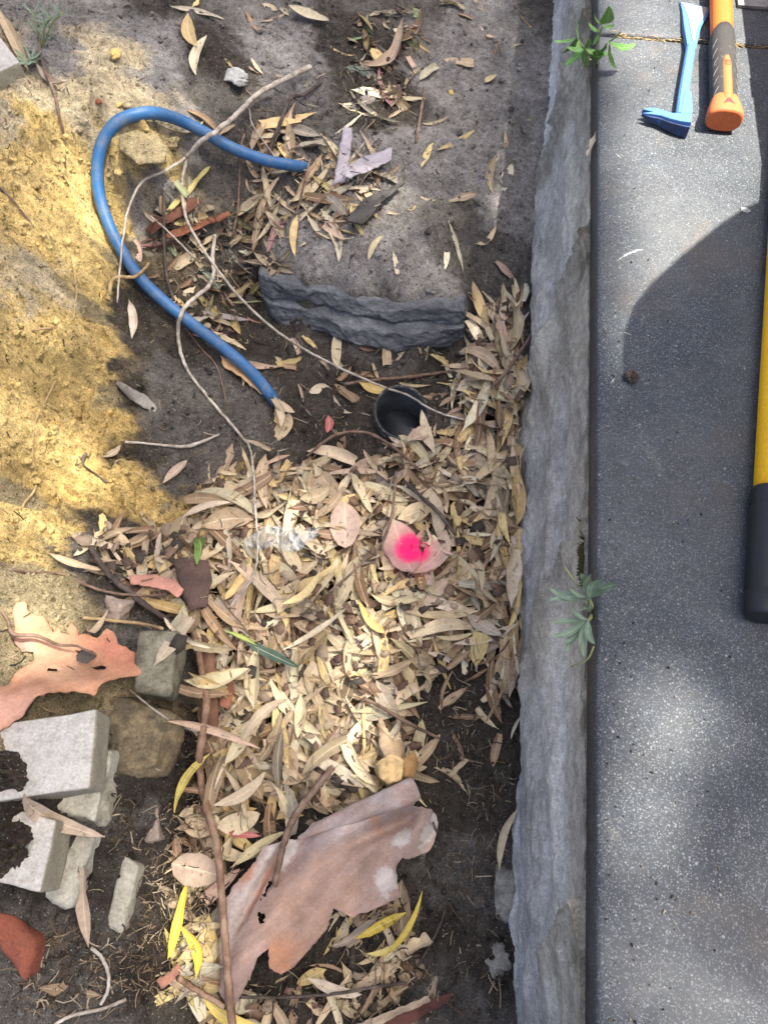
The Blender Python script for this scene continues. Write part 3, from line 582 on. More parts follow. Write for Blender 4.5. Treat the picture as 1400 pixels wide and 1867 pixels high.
# ------------------------------------------------------------------ dead leaves
def leaf_shape(seed, kind='gum', whole=False):
    rg = random.Random(seed); n = 11; cols = 5
    Wd = {'gum': rg.uniform(.085, .15), 'broad': rg.uniform(.19, .29), 'narrow': rg.uniform(.05, .08), 'round': .31, 'sprig': .24, 'sage': .15}[kind]
    bend = rg.uniform(-.14, .14) * (0 if kind == 'round' else 1); fold = rg.uniform(-.05, .65); curl = rg.uniform(-.09, .24); tw = rg.uniform(-1.3, 1.3) * (.3 if kind in ('broad', 'round') else 1); wave = rg.uniform(0, .02); ph = rg.uniform(0, 6)
    cup = rg.uniform(-.3, .6)
    if kind in ('sprig', 'sage'): fold = .14; tw *= .2; curl = .10; cup = .1
    cut = rg.uniform(.6, .85) if rg.random() < .36 and kind == 'gum' else 1.; start = rg.uniform(.12, .3) if rg.random() < .15 and kind == 'gum' else 0.
    rag = rg.uniform(.1, .5) if rg.random() < .45 else .05
    if whole: cut, start, rag = 1., 0., .12
    V = []; UV = []
    for i in range(n + 1):
        t0 = i / n; t = start + (cut - start) * t0
        if kind == 'round': w = Wd * max(0, 1 - abs(2 * t - 1) ** 2.2) ** .62 * (1.08 - .25 * t) + .004
        else:
            pet = .10 if start == 0 else 0
            w = .006 if t < pet * .7 else Wd * ((max(0, t - pet * .6) / (1 - pet * .6)) ** .62) * ((1 - t) ** .78) * 2.05 + .003
        for k in range(cols):
            s = k / (cols - 1) * 2 - 1
            jag = (rg.uniform(-.025, .025) if (cut < 1 and i == n) or (start > 0 and i == 0) else 0) + (rg.uniform(-.006, .006) if abs(s) == 1 else 0); y_r = 1 - (rg.uniform(0, rag) if abs(s) == 1 else 0)
            a = tw * (t - .5); y = s * w * y_r; z = fold * abs(y) + cup * y * y / max(w, .02) * .5 + wave * math.sin(t * 15 + ph) * s
            yy = y * math.cos(a) - z * math.sin(a); zz = y * math.sin(a) + z * math.cos(a)
            V.append((t - .5 + jag, yy + bend * (4 * (t - .5) ** 2 - .5), zz + curl * (4 * (t - .5) ** 2 - .4)))
            UV.append((t, (s + 1) / 2))
    F = [(i * cols + k, i * cols + k + 1, (i + 1) * cols + k + 1, (i + 1) * cols + k) for i in range(n) for k in range(cols - 1)]
    meta = 'torn' if cut < 1 or start > 0 else 'broad' if kind == 'broad' else 'thin' if kind == 'narrow' else 'rolled' if fold > .45 else 'twisted' if abs(tw) > .8 else 'sickle shaped' if abs(bend) > .08 else 'flat'
    return np.array(V), F, UV, meta
LV = [leaf_shape(500 + i, 'gum' if i < 22 else 'broad' if i < 28 else 'narrow') for i in range(34)]; LMETA = [q[3] for q in LV]; LV = [q[:3] for q in LV]
LM = [rawmesh('leaf', v, f, M['leaf'], True, uv) for v, f, uv in LV]
TAN = [((.50, .395, .245), 5), ((.57, .47, .30), 5), ((.42, .315, .195), 4), ((.49, .36, .255), 2), ((.60, .45, .20), 3), ((.34, .24, .14), 3), ((.24, .15, .085), 2), ((.38, .33, .25), 2), ((.61, .54, .38), 3)]
def tan(rg=random):
    c = rg.choices([t[0] for t in TAN], [t[1] for t in TAN])[0]; k = rg.uniform(.74, 1.24); return tuple(min(.85, x * k * rg.uniform(.96, 1.04)) for x in c)
def pose(x, y, yaw, L, roll=0., extra=0.):
    """let a leaf of length L settle on what lies there"""
    dx, dy = math.cos(yaw), math.sin(yaw); s = np.linspace(-.45, .45, 7) * L
    hh = height(x + s * dx, y + s * dy, HM); hh = np.maximum(hh, height(x, y, HM) - .02)
    a, b = np.polyfit(s, hh, 1); a = max(-1.1, min(1.1, a)); b = float(np.max(hh - a * s) * .55 + np.mean(hh - a * s) * .45)
    m = Matrix.Translation((x, y, b + .0012 + extra)) @ Matrix.Rotation(yaw, 4, 'Z') @ Matrix.Rotation(-math.atan(a), 4, 'Y') @ Matrix.Rotation(roll, 4, 'X') @ Matrix.Scale(L, 4)
    return m
def raise_hm(m, V, lift=.0):
    p = np.array(m.to_3x3()) @ V.T + np.array(m.translation)[:, None]
    i = np.clip(np.searchsorted(gx, p[0]), 1, len(gx) - 2); j = np.clip(np.searchsorted(gy, p[1]), 1, len(gy) - 2)
    z = np.minimum(p[2], HM[j, i] + .004)
    for di in (-1, 0, 1):
        for dj in (-1, 0, 1): np.maximum.at(HM, (j + dj, i + di), z)
def free_of_wall(x, y, L, yaw):
    e = abs(math.cos(yaw)) * L * .5; return x + e < wallx(y, -.4) - .001
SHADE = M
LITTER = MB()
def litter_leaf(x, y, L=None, kind=None, col=None):
    if math.hypot(x - pc[0] + .022, y - pc[1] - .022) < .072: return
    i = random.randrange(len(LV)) if kind is None else kind; L = L or random.uniform(.06, .125)
    if i >= 22 and i < 28: L *= .72
    yaw = random.uniform(0, 6.283)
    for _ in range(6):
        if free_of_wall(x, y, L, yaw): break
        yaw = math.pi / 2 + random.uniform(-.35, .35); x -= .006
    m = pose(x, y, yaw, L, random.gauss(0, .35)); V, F, UV = LV[i]
    p = (np.array(m.to_3x3()) @ V.T).T + np.array(m.translation)
    LITTER.add(p, F, np.array(tuple(col or tan()) + (1,)), UV); raise_hm(m, V)
def leaf_obj(mesh_i, m, col, label, group=None, mat=None):
    o = bpy.data.objects.new('fallen_leaf', LM[mesh_i]); COL.objects.link(o); o.matrix_world = m; o.color = tuple(col) + (1,)
    tag(o, label, 'leaf', group); raise_hm(m, LV[mesh_i][0]); return o
def sample(poly):
    xs_ = [p[0] for p in poly]; ys_ = [p[1] for p in poly]
    while True:
        x, y = random.uniform(min(xs_), max(xs_)), random.uniform(min(ys_), max(ys_))
        if inpoly(np.array([x]), np.array([y]), poly)[0]: return x, y
R1 = [(345, 880), (430, 830), (500, 800), (560, 830), (680, 835), (780, 800), (835, 690), (850, 610), (880, 560), (945, 545), (962, 700), (955, 1000), (955, 1240), (905, 1270), (830, 1215), (770, 1260), (760, 1330), (765, 1420), (690, 1470), (560, 1500), (420, 1560), (330, 1540), (375, 1380), (370, 1230), (330, 1130), (250, 1070), (250, 1010), (340, 960)]
R1B = [(380, 900), (520, 850), (680, 850), (800, 800), (860, 680), (950, 640), (950, 1220), (850, 1180), (720, 1230), (700, 1420), (500, 1440), (400, 1460), (400, 1180), (330, 1060)]
R2 = [(455, 300), (520, 200), (590, 270), (700, 270), (715, 320), (660, 430), (560, 440), (470, 400), (440, 350)]
R2B = [(290, 360), (500, 380), (520, 480), (470, 560), (420, 640), (320, 560), (270, 440)]
R3 = [(320, 1560), (400, 1560), (430, 1867), (330, 1867)]
R3B = [(620, 1640), (740, 1640), (790, 1760), (790, 1867), (420, 1867), (440, 1800), (600, 1770)]
R4 = [(300, 0), (960, 0), (960, 500), (520, 480), (330, 260)]
R5 = [(430, 600), (860, 640), (840, 770), (620, 830), (500, 800), (420, 680)]
R6 = [(640, 20), (770, 10), (760, 90), (740, 200), (690, 240), (640, 190)]
R7 = [(860, 560), (955, 540), (955, 760), (850, 780)]
R8 = [(130, 960), (340, 960), (360, 1110), (250, 1090), (180, 1060)]
R9 = [(800, 1250), (940, 1250), (940, 1450), (800, 1450)]
for poly, n, ls in ((R1B, 1050, (.04, .125)), (R1, 620, (.035, .12)), (R2, 55, (.06, .11)), (R2B, 60, (.05, .11)), (R3, 50, (.06, .1)), (R3B, 36, (.05, .1)), (R5, 30, (.05, .1)), (R6, 30, (.06, .12)), (R7, 80, (.07, .12)), (R8, 40, (.04, .1)), (R4, 45, (.03, .09)), (R9, 12, (.04, .08))):
    dk = poly in (R2B, R6)
    for _ in range(n):
        g = G(*sample(poly), arr=Z1); c = tan()
        if dk and random.random() < .6: c = tuple(x * random.uniform(.35, .7) for x in c)
        if poly is R1B and random.random() < .3: c = tuple(x * .6 for x in c)
        litter_leaf(g[0], g[1], random.uniform(*ls), col=c)
# bark crumbs and chips mixed into the litter
for poly, n in ((R1, 420), (R2, 60), (R2B, 70), (R3B, 50), (R8, 60), (R6, 40), (R7, 40)):
    for _ in range(n):
        g = G(*sample(poly), arr=Z1); x, y = g[0], g[1]
        if x > XE - .06 or math.hypot(x - pc[0], y - pc[1]) < .08: continue
        k = random.randint(4, 7); r_ = random.uniform(.005, .016); el = random.uniform(.3, .9); a0 = random.uniform(0, 6.28); z = float(height(x, y, HM)) + .002
        tl = (random.gauss(0, .35), random.gauss(0, .35)); V = []
        for q in range(k):
            a = a0 + 6.283 * q / k; rr = r_ * random.uniform(.7, 1.3); dx, dy = math.cos(a) * rr, math.sin(a) * rr * el; dx, dy = dx * math.cos(a0) - dy * math.sin(a0), dx * math.sin(a0) + dy * math.cos(a0); V.append((x + dx, y + dy, z + dx * tl[0] + dy * tl[1]))
        V += [(p[0], p[1], p[2] - .0015) for p in V]; F = [tuple(range(k)), tuple(range(2 * k - 1, k - 1, -1))] + [(i, i + k, (i + 1) % k + k, (i + 1) % k) for i in range(k)]
        LITTER.add(V, F, np.array(random.choice([(.13, .08, .055), (.10, .07, .05), (.20, .13, .085), (.30, .23, .16), (.42, .33, .22), (.06, .05, .04)]) + (1,)), [(.3, .3)] * (2 * k))
# the leaves that show on top, each one on its own
TINT = ['tan', 'pale tan', 'brownish tan', 'pinkish tan', 'golden', 'brown', 'dark brown', 'greyish', 'cream']
LAND = [((755, 1000), 'beside the pink paint'), ((515, 985), 'beside the plastic wrapper'), ((628, 900), 'above the oval pinkish leaf'), ((640, 1060), 'below the oval pinkish leaf'), ((700, 830), 'just below the drain pipe'), ((640, 740), 'on the pit floor left of the drain pipe'), ((760, 690), 'on the pit floor behind the drain pipe'), ((910, 600), 'against the wall beside the stone ledge'), ((910, 740), 'against the wall right of the drain pipe'), ((850, 850), 'between the drain pipe and the wall'), ((920, 960), 'against the wall level with the pink paint'), ((920, 1110), 'against the wall below the pink paint'), ((850, 1080), 'between the pink paint and the wall'), ((820, 1200), 'at the lower right end of the leaf pile'), ((420, 890), 'at the upper left edge of the leaf pile'), ((530, 860), 'left of the drain pipe on the pile edge'), ((410, 1010), 'beside the small fresh green leaf'), ((440, 1110), 'beside the dark soil clod'), ((520, 1190), 'beside the blue green leaf'), ((560, 1090), 'below the plastic wrapper'), ((660, 1160), 'in the middle of the leaf pile'), ((750, 1130), 'below the pink paint'), ((420, 1280), 'beside the reddish bark strip'), ((520, 1290), 'on the lower leaf pile below the blue green leaf'), ((640, 1270), 'on the lower leaf pile'), ((720, 1300), 'beside the rumpled tan bark'), ((420, 1400), 'beside the long stick'), ((530, 1400), 'beside the dark spotted leaf'), ((640, 1410), 'left of the rumpled tan bark'), ((440, 1510), 'between the long stick and the pink bark sheet'), ((560, 1480), 'above the pink bark sheet'),
        ((580, 250), 'at the top of the heap by the hose end'), ((510, 300), 'lying at the hose end'), ((600, 330), 'in the heap by the hose end'), ((670, 290), 'beside the lilac grey bark strips'), ((560, 390), 'in the heap below the hose end'), ((650, 410), 'beside the dark bark slab'), ((340, 420), 'beside the rusty bark in the hose loop'), ((430, 470), 'on the dark litter right of the hose loop'), ((400, 580), 'beside the lower arm of the hose'), ((400, 60), 'on the sand at the top left of the slope'), ((560, 80), 'on the sand at the top of the slope'), ((700, 120), 'in the dark patch near the top of the slope'), ((860, 100), 'high on the sand slope beside the wall'), ((850, 300), 'on the bare sand slope beside the wall'), ((720, 430), 'on the sand above the stone ledge'), ((560, 480), 'on the sand at the left of the stone ledge'), ((470, 1840), 'at the foot of the long stick'), ((600, 1810), 'on the dark soil below the pink bark sheet'), ((710, 1700), 'in the sprig right of the pink bark sheet'), ((730, 1820), 'below the sprig right of the pink bark sheet')]
def leaf_label(px, py, i, c, L, dark):
    t = TINT[min(range(9), key=lambda k: sum((a / sum(c) - b / sum(TAN[k][0])) ** 2 * 6 for a, b in zip(c, TAN[k][0])) + ((sum(c) - sum(TAN[k][0])) * .5) ** 2)]
    where = min(LAND, key=lambda q: (q[0][0] - px) ** 2 + (q[0][1] - py) ** 2)[1]
    return ('long ' if L > .112 else 'small ' if L < .078 else '') + ('dull ' if dark else '') + t + ' ' + LMETA[i] + ' leaf ' + where
def spread_on(poly, n, ls, dark=0.):
    for _ in range(n):
        for _t in range(20):
            px, py = sample(poly); g = G(px, py, arr=Z1); x, y = g[0], g[1]
            if math.hypot(x - pc[0] + .02, y - pc[1] - .02) > .085: break
        L = random.uniform(*ls); i = random.randrange(len(LV))
        if 22 <= i < 28: L *= .72
        yaw = random.uniform(0, 6.283)
        for _k in range(8):
            if free_of_wall(x, y, L, yaw): break
            yaw = math.pi / 2 + random.uniform(-.3, .3); x -= .006
        c = tan(); dk = random.random() < dark
        if dk: c = tuple(q * .55 for q in c)
        leaf_obj(i, pose(x, y, yaw, L, random.gauss(0, .35)), c, leaf_label(px, py, i, c, L, dk), 'fallen leaves in the trench')
spread_on(R1, 95, (.08, .14))
spread_on(R1B, 60, (.08, .145))
spread_on(R7, 18, (.09, .14))
spread_on(R2, 30, (.09, .14))
spread_on(R2B, 12, (.08, .13), .5)
spread_on(R4, 22, (.05, .12))
spread_on(R6, 7, (.09, .15), .5)
spread_on(R5, 10, (.06, .11))
spread_on(R3B, 12, (.06, .12))

# ------------------------------------------------------------------ sheets of shed bark
def sheet(name, label, cat, outline, mat, thick=.0025, dz=.006, shape=None, holes=(), step=9, jag=2.5, seed=0, colf=None, arr=None, amp=.003, nsc=25, plane_from=None, curl=.007):
    rg = random.Random(seed); B = []
    for i in range(len(outline)):
        a, b = outline[i], outline[(i + 1) % len(outline)]; L = math.hypot(b[0] - a[0], b[1] - a[1]); k = max(1, int(L / step))
        for j in range(k):
            t = j / k; nx_, ny_ = -(b[1] - a[1]) / max(L, 1), (b[0] - a[0]) / max(L, 1); w = rg.uniform(-jag, jag) if j else rg.uniform(-1, 1)
            B.append((a[0] + (b[0] - a[0]) * t + nx_ * w, a[1] + (b[1] - a[1]) * t + ny_ * w))
    xs_ = [p[0] for p in B]; ys_ = [p[1] for p in B]; I = []
    for yy in np.arange(min(ys_), max(ys_), step):
        for xx in np.arange(min(xs_), max(xs_), step): I.append((xx + rg.uniform(-2, 2), yy + rg.uniform(-2, 2)))
    I = np.array(I); keep = inpoly(I[:, 0], I[:, 1], B); I = [tuple(p) for p in I[keep]]
    Bn = np.array(B); I = [p for p in I if ((Bn - p) ** 2).sum(1).min() > (step * .45) ** 2]
    nb = len(B)
    vv, ee, ff, *_ = geometry.delaunay_2d_cdt([Vector(p) for p in B + I], [(i, (i + 1) % nb) for i in range(nb)], [], 1, 1e-4)
    vv = np.array([v_[:] for v_ in vv]); ff = [f_ for f_ in ff if not any(inpoly(*[np.array([c]) for c in vv[list(f_)].mean(0)], h_)[0] for h_ in holes)]
    # lies on a plane fitted to what is below
    smp = [G(*p, arr=arr) for p in (plane_from or (B[::3] + I[::max(1, len(I) // 40)]))]; smp = np.array(smp)
    A = np.c_[smp[:, 0], smp[:, 1], np.ones(len(smp))]; pl, *_ = np.linalg.lstsq(A, smp[:, 2], rcond=None); pl[:2] = np.clip(pl[:2], -.45, .45); pl[2] = np.median(smp[:, 2] - smp[:, :2] @ pl[:2])
    V = []
    for p in vv:
        d = ray(*p); n_ = np.array([pl[0], pl[1], -1]); t = -(EYE @ n_ + pl[2] + dz) / (d @ n_); V.append(EYE + d * t)
    V = np.array(V); top = V.copy(); top[:, 2] += amp * fbm(V[:, 0], V[:, 1], nsc, 600 + seed, 4) * 2
    db = np.array([np.sqrt(((Bn - p) ** 2).sum(1).min()) for p in vv]); top[:, 2] += curl * np.exp(-db / 7) * (.35 + 2.2 * vnoise(vv[:, 0], vv[:, 1], .022, 640 + seed))
    if shape is not None: top[:, 2] += np.array([shape(*p) for p in vv])
    bot = top.copy(); bot[:, 2] -= thick; N = len(top); cnt = {}
    for f_ in ff:
        for i in range(3):
            e = (f_[i], f_[(i + 1) % 3]); cnt[tuple(sorted(e))] = cnt.get(tuple(sorted(e)), []) + [e]
    e_b = [v_[0] for v_ in cnt.values() if len(v_) == 1]
    F = [tuple(f_) for f_ in ff] + [tuple(i + N for i in reversed(f_)) for f_ in ff] + [(b, a, a + N, b + N) for a, b in e_b]
    col = None
    if colf is not None: c = np.array([colf(*p) for p in vv]); col = np.vstack([c, c * .8])
    o = build(name, np.vstack([top, bot]), F, mat, col=col); tag(o, label, cat)
    x0, y0 = V[:, :2].min(0); x1, y1 = V[:, :2].max(0)
    i = np.clip(np.searchsorted(gx, top[:, 0]), 2, len(gx) - 3); j = np.clip(np.searchsorted(gy, top[:, 1]), 2, len(gy) - 3)
    SK[j, i] = True; SK[j + 1, i] = True; SK[j, i + 1] = True
    for di in (-1, 0, 1):
        for dj in (-1, 0, 1): np.maximum.at(HM, (j + dj, i + di), top[:, 2])
    return o
def bark_mat(name, stretch=(1, 1, 1), sc=18):
    t = NT(name); at = t.n('VertexColor', layer_name='Col').outputs[0]
    n1 = t.noise(sc, 6, .65, t.stretch(stretch)); n2 = t.noise(260, 4, .7); n3 = t.noise(60, 4, .6)
    c = t.mix(1., at, t.ramp(n1, [(.28, .68), (.5, 1.), (.72, 1.28)]), 'MULTIPLY'); c = t.mix(1., c, t.ramp(n2, [(.3, .85), (.7, 1.13)]), 'MULTIPLY')
    c = t.mix(t.ramp(n3, [(.62, 0.), (.78, .35)]), c, (.22, .10, .055, 1))
    fb = t.noise(34, 5, .7, t.n('Mapping', i_Vector=t.stretch((1, 1, 1), rot=(0, 0, R(48))), i_Scale=(3., .45, 1.)).outputs[0]); c = t.mix(1., c, t.ramp(fb, [(.3, .86), (.5, 1.), (.7, 1.12)]), 'MULTIPLY')
    c = t.mix(t.ramp(t.noise(9, 6, .7), [(.6, 0.), (.68, .5)]), c, t.mix(1., c, (1.25, 1.22, 1.25, 1), 'MULTIPLY'))
    c = t.mix(t.ramp(fb, [(.25, .75), (.30, 0.)]), c, (.10, .05, .03, 1))
    return t.fin(c, .85, t.bump(fb, .5, .003, t.bump(n2, .4, .0009, t.bump(n1, .5, .004))), .18)
M['bark'] = bark_mat('shed_bark'); M['bark_grain'] = bark_mat('grained_bark', (1, 1, 1), 15)
def blob(px, py, cx, cy, rx, ry, a=0, soft=.3):
    ca, sa = math.cos(R(a)), math.sin(R(a)); u = ((px - cx) * ca + (py - cy) * sa) / rx; v_ = (-(px - cx) * sa + (py - cy) * ca) / ry
    return float(1 - smooth(1 - soft, 1 + soft, math.hypot(u, v_) + .75 * float(fbm(px * .01, py * .01, 5, 55, 4, .6))))
def lerp3(a, b, t): return tuple(x + (y - x) * t for x, y in zip(a, b))
# large pink grey bark sheet in the foreground
PB = [(752, 1424), (757, 1450), (752, 1472), (786, 1478), (797, 1500), (790, 1535), (780, 1552), (745, 1567), (733, 1563), (722, 1580), (724, 1605), (729, 1634), (690, 1652), (640, 1668), (612, 1652), (600, 1690), (560, 1735), (545, 1752), (520, 1770), (500, 1758), (497, 1722), (478, 1738), (455, 1790), (430, 1838), (408, 1800), (404, 1740), (410, 1650), (430, 1612), (470, 1570), (480, 1545), (510, 1536), (545, 1530), (575, 1500), (640, 1474), (700, 1446), (725, 1440)]
def pb_shape(px, py):
    ax, ay = 430 - 730, 1800 - 1480; L = math.hypot(ax, ay); t = ((px - 730) * ax + (py - 1480) * ay) / L / L; s = ((px - 730) * -ay + (py - 1480) * ax) / L     # s>0: upper left side
    h = .036 * math.exp(-((s + 12) / 75) ** 2) + .012 * math.sin(t * 4) + .004 + .004 * math.sin(s * .09 + t * 6)
    roll = .034 * math.exp(-(((px - 690) * .9 + (py - 1478) * 1.6) / 55) ** 2) * float(smooth(540, 640, px))
    crease = -.030 * math.exp(-(((py - 1512) + (px - 700) * .42) / 16) ** 2) * float(smooth(610, 680, px)) * float(1 - smooth(740, 770, px))
    split = -.016 * math.exp(-(((px - 478) + (py - 1610) * .55) / 8) ** 2) * float(smooth(1520, 1560, py)) * float(1 - smooth(1680, 1720, py))
    return h + roll + crease + split
def pb_col(px, py):
    c = (.345, .25, .21); c = lerp3(c, (.40, .245, .16), .6 * blob(px, py, 560, 1650, 60, 120, 40, .8)); c = lerp3(c, (.40, .345, .32), .7 * blob(px, py, 640, 1500, 90, 26, -25, .8))
    c = lerp3(c, (.46, .23, .13), .7 * blob(px, py, 680, 1485, 9, 30, -20, .8)); c = lerp3(c, (.44, .2, .10), .8 * blob(px, py, 520, 1745, 26, 40, 20, .8)); c = lerp3(c, (.50, .44, .39), .8 * blob(px, py, 450, 1640, 22, 90, 25, .5)); c = lerp3(c, (.36, .17, .09), .8 * blob(px, py, 455, 1590, 10, 26, 30, .4))
    for q in ((520, 1558, 18, 30, 30), (707, 1605, 20, 26, 0), (728, 1528, 20, 12, -40), (780, 1515, 12, 34, 20)): c = lerp3(c, (.48, .45, .41), .85 * blob(px, py, *q, .05))
    c = lerp3(c, (.40, .17, .09), .75 * blob(px, py, 478, 1620, 6, 75, 28, .6)); return c
pb = sheet('bark_sheet', 'large curled pinkish grey bark sheet on the dark soil in the foreground', 'bark', PB, M['bark'], .005, .012, pb_shape, holes=[[(474, 1660), (488, 1664), (488, 1680), (478, 1682)], [(497, 1600), (500, 1608), (488, 1630), (478, 1640), (486, 1622)]], step=4.5, jag=1.4, seed=1, colf=pb_col, amp=.002)
def pb_roll():
    pts = [(545, 1528), (600, 1500), (650, 1480), (700, 1460), (735, 1446), (757, 1436)]; rad = [.003, .009, .013, .015, .0165, .017]
    w = crom([G(p[0], p[1], .001 + r_ * .3) for p, r_ in zip(pts, rad)], 8); n = 20; R_ = np.interp(np.linspace(0, 1, len(w)), np.linspace(0, 1, 6), rad); V = []; C_ = []
    t_ = np.gradient(w, axis=0); t_ /= np.linalg.norm(t_, axis=1)[:, None]
    for lay in (0, .003):
        for i in range(len(w)):
            s_ = np.cross(t_[i], (0, 0, 1.)); s_ /= np.linalg.norm(s_); b_ = np.cross(s_, t_[i])
            for k in range(n):
                a = R(-75) + R(300) * k / (n - 1); rr = max(.001, R_[i] * (1 - .22 * k / n) * (1 + .10 * float(fbm(i * .1, k * .1, 2, 71, 3))) - lay); V.append(w[i] + s_ * math.cos(a) * rr * 1.15 + b_ * math.sin(a) * rr * .85); f_ = .5 + float(fbm(i * .15, k * .2, 1.5, 72, 3)); C_.append(lerp3((.31, .215, .175), (.39, .335, .305), max(0, min(1, f_))))
    m_ = len(w) * n; F = [(i * n + k, i * n + k + 1, (i + 1) * n + k + 1, (i + 1) * n + k) for i in range(len(w) - 1) for k in range(n - 1)]; F = F + [tuple(q + m_ for q in reversed(f_)) for f_ in F]
    e = [(len(w) - 1) * n + k for k in range(n)]; F += [(e[k], e[k + 1], e[k + 1] + m_, e[k] + m_) for k in range(n - 1)]; F += [(i * n + n - 1, (i + 1) * n + n - 1, (i + 1) * n + n - 1 + m_, i * n + n - 1 + m_) for i in range(len(w) - 1)]
    build('rolled_edge', V, F, M['bark'], pb, col=C_)
pb_roll()
# orange bark sheet on the bank
OB = [(44, 1108), (58, 1104), (66, 1124), (90, 1130), (104, 1160), (112, 1146), (130, 1158), (138, 1140), (146, 1150), (150, 1164), (168, 1160), (185, 1168), (202, 1152), (214, 1158), (222, 1178), (250, 1192), (272, 1206), (285, 1234), (262, 1236), (236, 1240), (206, 1252), (184, 1276), (150, 1266), (118, 1272), (94, 1280), (74, 1290), (40, 1314), (0, 1338), (-60, 1352), (-70, 1300), (-40, 1262), (0, 1258), (30, 1256), (36, 1236), (64, 1218), (74, 1208), (70, 1192), (46, 1192), (28, 1174), (34, 1162), (40, 1150), (36, 1128)]
def ob_shape(px, py): return .010 + .018 * math.exp(-((py - 1262 + (px - 120) * .18) / 26) ** 2) + .012 * math.exp(-(((px - 60) * .9 - (py - 1150) * .3) / 30) ** 2) - .010 * math.exp(-(((py - 1208) - (px - 130) * .25) / 18) ** 2)
def ob_col(px, py):
    c = (.44, .225, .13); c = lerp3(c, (.47, .29, .18), .8 * blob(px, py, 110, 1215, 80, 34, 25, .7)); c = lerp3(c, (.38, .155, .10), .8 * blob(px, py, 225, 1195, 55, 26, 25, .6)); c = lerp3(c, (.58, .34, .26), .6 * blob(px, py, 30, 1300, 80, 26, -15, .7)); c = lerp3(c, (.56, .30, .26), .6 * blob(px, py, 45, 1180, 25, 15, 0, .6)); return c
sheet('bark_sheet', 'orange brown bark sheet with torn holes lying over the bank beside the white paver', 'bark', OB, M['bark_grain'], .004, .010, ob_shape, holes=[[(94, 1224), (112, 1222), (114, 1230), (100, 1231)], [(165, 1214), (198, 1218), (196, 1223), (172, 1221)], [(118, 1152), (134, 1153), (134, 1160), (120, 1160)], [(142, 1190), (160, 1184), (150, 1196)]], step=7, jag=2.2, seed=2, colf=ob_col, arr=HM, amp=.003)
def bits(label, out, c, seed, shape=None, dz=.006, mat='bark', thick=.002, **k): return sheet('bark_piece', label, 'bark', out, M[mat], thick, dz, shape, step=7, jag=1.5, seed=seed, colf=lambda px, py: c, **k)
bits('dark grey curved bark piece resting on the orange bark sheet', [(142, 1196), (152, 1184), (172, 1188), (178, 1196), (160, 1210), (142, 1206)], (.09, .075, .065), 3, dz=.012)
bits('wide dark brown bark strip under the leaves beside the trench corner', [(318, 1024), (382, 1026), (388, 1060), (380, 1110), (352, 1120), (330, 1080)], (.085, .055, .045), 4, lambda px, py: .012 * math.cos((px - 352) / 25))
bits('salmon pink bark strip under pale leaves left of the leaf pile', [(236, 1050), (270, 1048), (318, 1058), (338, 1078), (328, 1094), (312, 1082), (270, 1072), (240, 1066)], (.50, .25, .18), 5, lambda px, py: .006)
bits('lilac grey bark strip standing upright in the heap at the hose end', [(628, 248), (642, 250), (640, 285), (630, 330), (606, 336), (618, 290)], (.38, .34, .36), 6, lambda px, py: .025 * (330 - py) / 80)
bits('lilac grey bark strip lying flat at the right of the hose end heap', [(622, 330), (660, 296), (714, 280), (714, 300), (676, 318), (640, 336)], (.40, .36, .37), 7, lambda px, py: .010)
bits('dark bark slab on the sand below the hose end heap', [(632, 405), (660, 372), (722, 346), (738, 344), (700, 380), (660, 420), (640, 420)], (.085, .078, .07), 8, lambda px, py: .006 + .012 * math.exp(-((py - 352 + (px - 738) * .7) / 14) ** 2), thick=.005)
bits('rusty brown curled bark inside the hose loop', [(268, 428), (300, 400), (350, 366), (370, 372), (352, 392), (310, 412), (280, 434)], (.16, .072, .05), 9, lambda px, py: .012)
bits('split reddish bark strip inside the hose loop', [(300, 440), (350, 414), (420, 392), (422, 400), (370, 424), (320, 446)], (.26, .11, .06), 10, lambda px, py: .012)
bits('reddish brown bark strip standing beside the long stick', [(408, 1232), (424, 1226), (430, 1262), (420, 1296), (404, 1290)], (.24, .10, .06), 11, lambda px, py: .012)
bits('long dark bark strip beside the long stick at the trench corner', [(366, 1180), (392, 1190), (398, 1260), (398, 1340), (376, 1340), (370, 1260)], (.16, .085, .055), 12, lambda px, py: .012 * math.cos((px - 382) / 12))
bits('dark reddish bark strip nearest the viewer, below the sprig of yellow leaves', [(688, 1862), (740, 1838), (800, 1812), (826, 1802), (812, 1824), (770, 1850), (720, 1880), (690, 1885)], (.115, .05, .04), 13, lambda px, py: .016)
bits('tan bark strip lying along the dark reddish one', [(640, 1868), (690, 1848), (780, 1812), (784, 1822), (730, 1846), (680, 1876), (650, 1885)], (.40, .31, .22), 14, lambda px, py: .012)
bits('short rusty bark roll beside the yellow leaves', [(290, 1786), (316, 1768), (330, 1752), (338, 1766), (322, 1784), (298, 1802)], (.30, .145, .095), 15, lambda px, py: .014)
bits('grey bark chip on the dark soil beside the yellow sand spill', [(208, 694), (232, 704), (270, 726), (288, 746), (282, 756), (250, 738), (226, 716)], (.22, .205, .18), 16, lambda px, py: .004)
bits('tan papery bark under the blue hose', [(402, 650), (440, 668), (474, 700), (490, 730), (470, 716), (440, 692), (410, 672)], (.52, .33, .17), 17, lambda px, py: .004, dz=.003)
bits('rumpled tan bark standing at the end of the leaf pile', [(690, 1320), (704, 1330), (716, 1352), (728, 1334), (738, 1362), (728, 1400), (704, 1396), (692, 1360)], (.50, .36, .22), 18, lambda px, py: .018 * math.cos((px - 712) / 14))
bits('dried out papery yellow leaf cluster above the pink bark sheet', [(686, 1392), (716, 1374), (736, 1390), (732, 1424), (706, 1432), (690, 1416)], (.56, .40, .20), 19, lambda px, py: .016 + .006 * math.sin(px * .4), amp=.006, nsc=50)
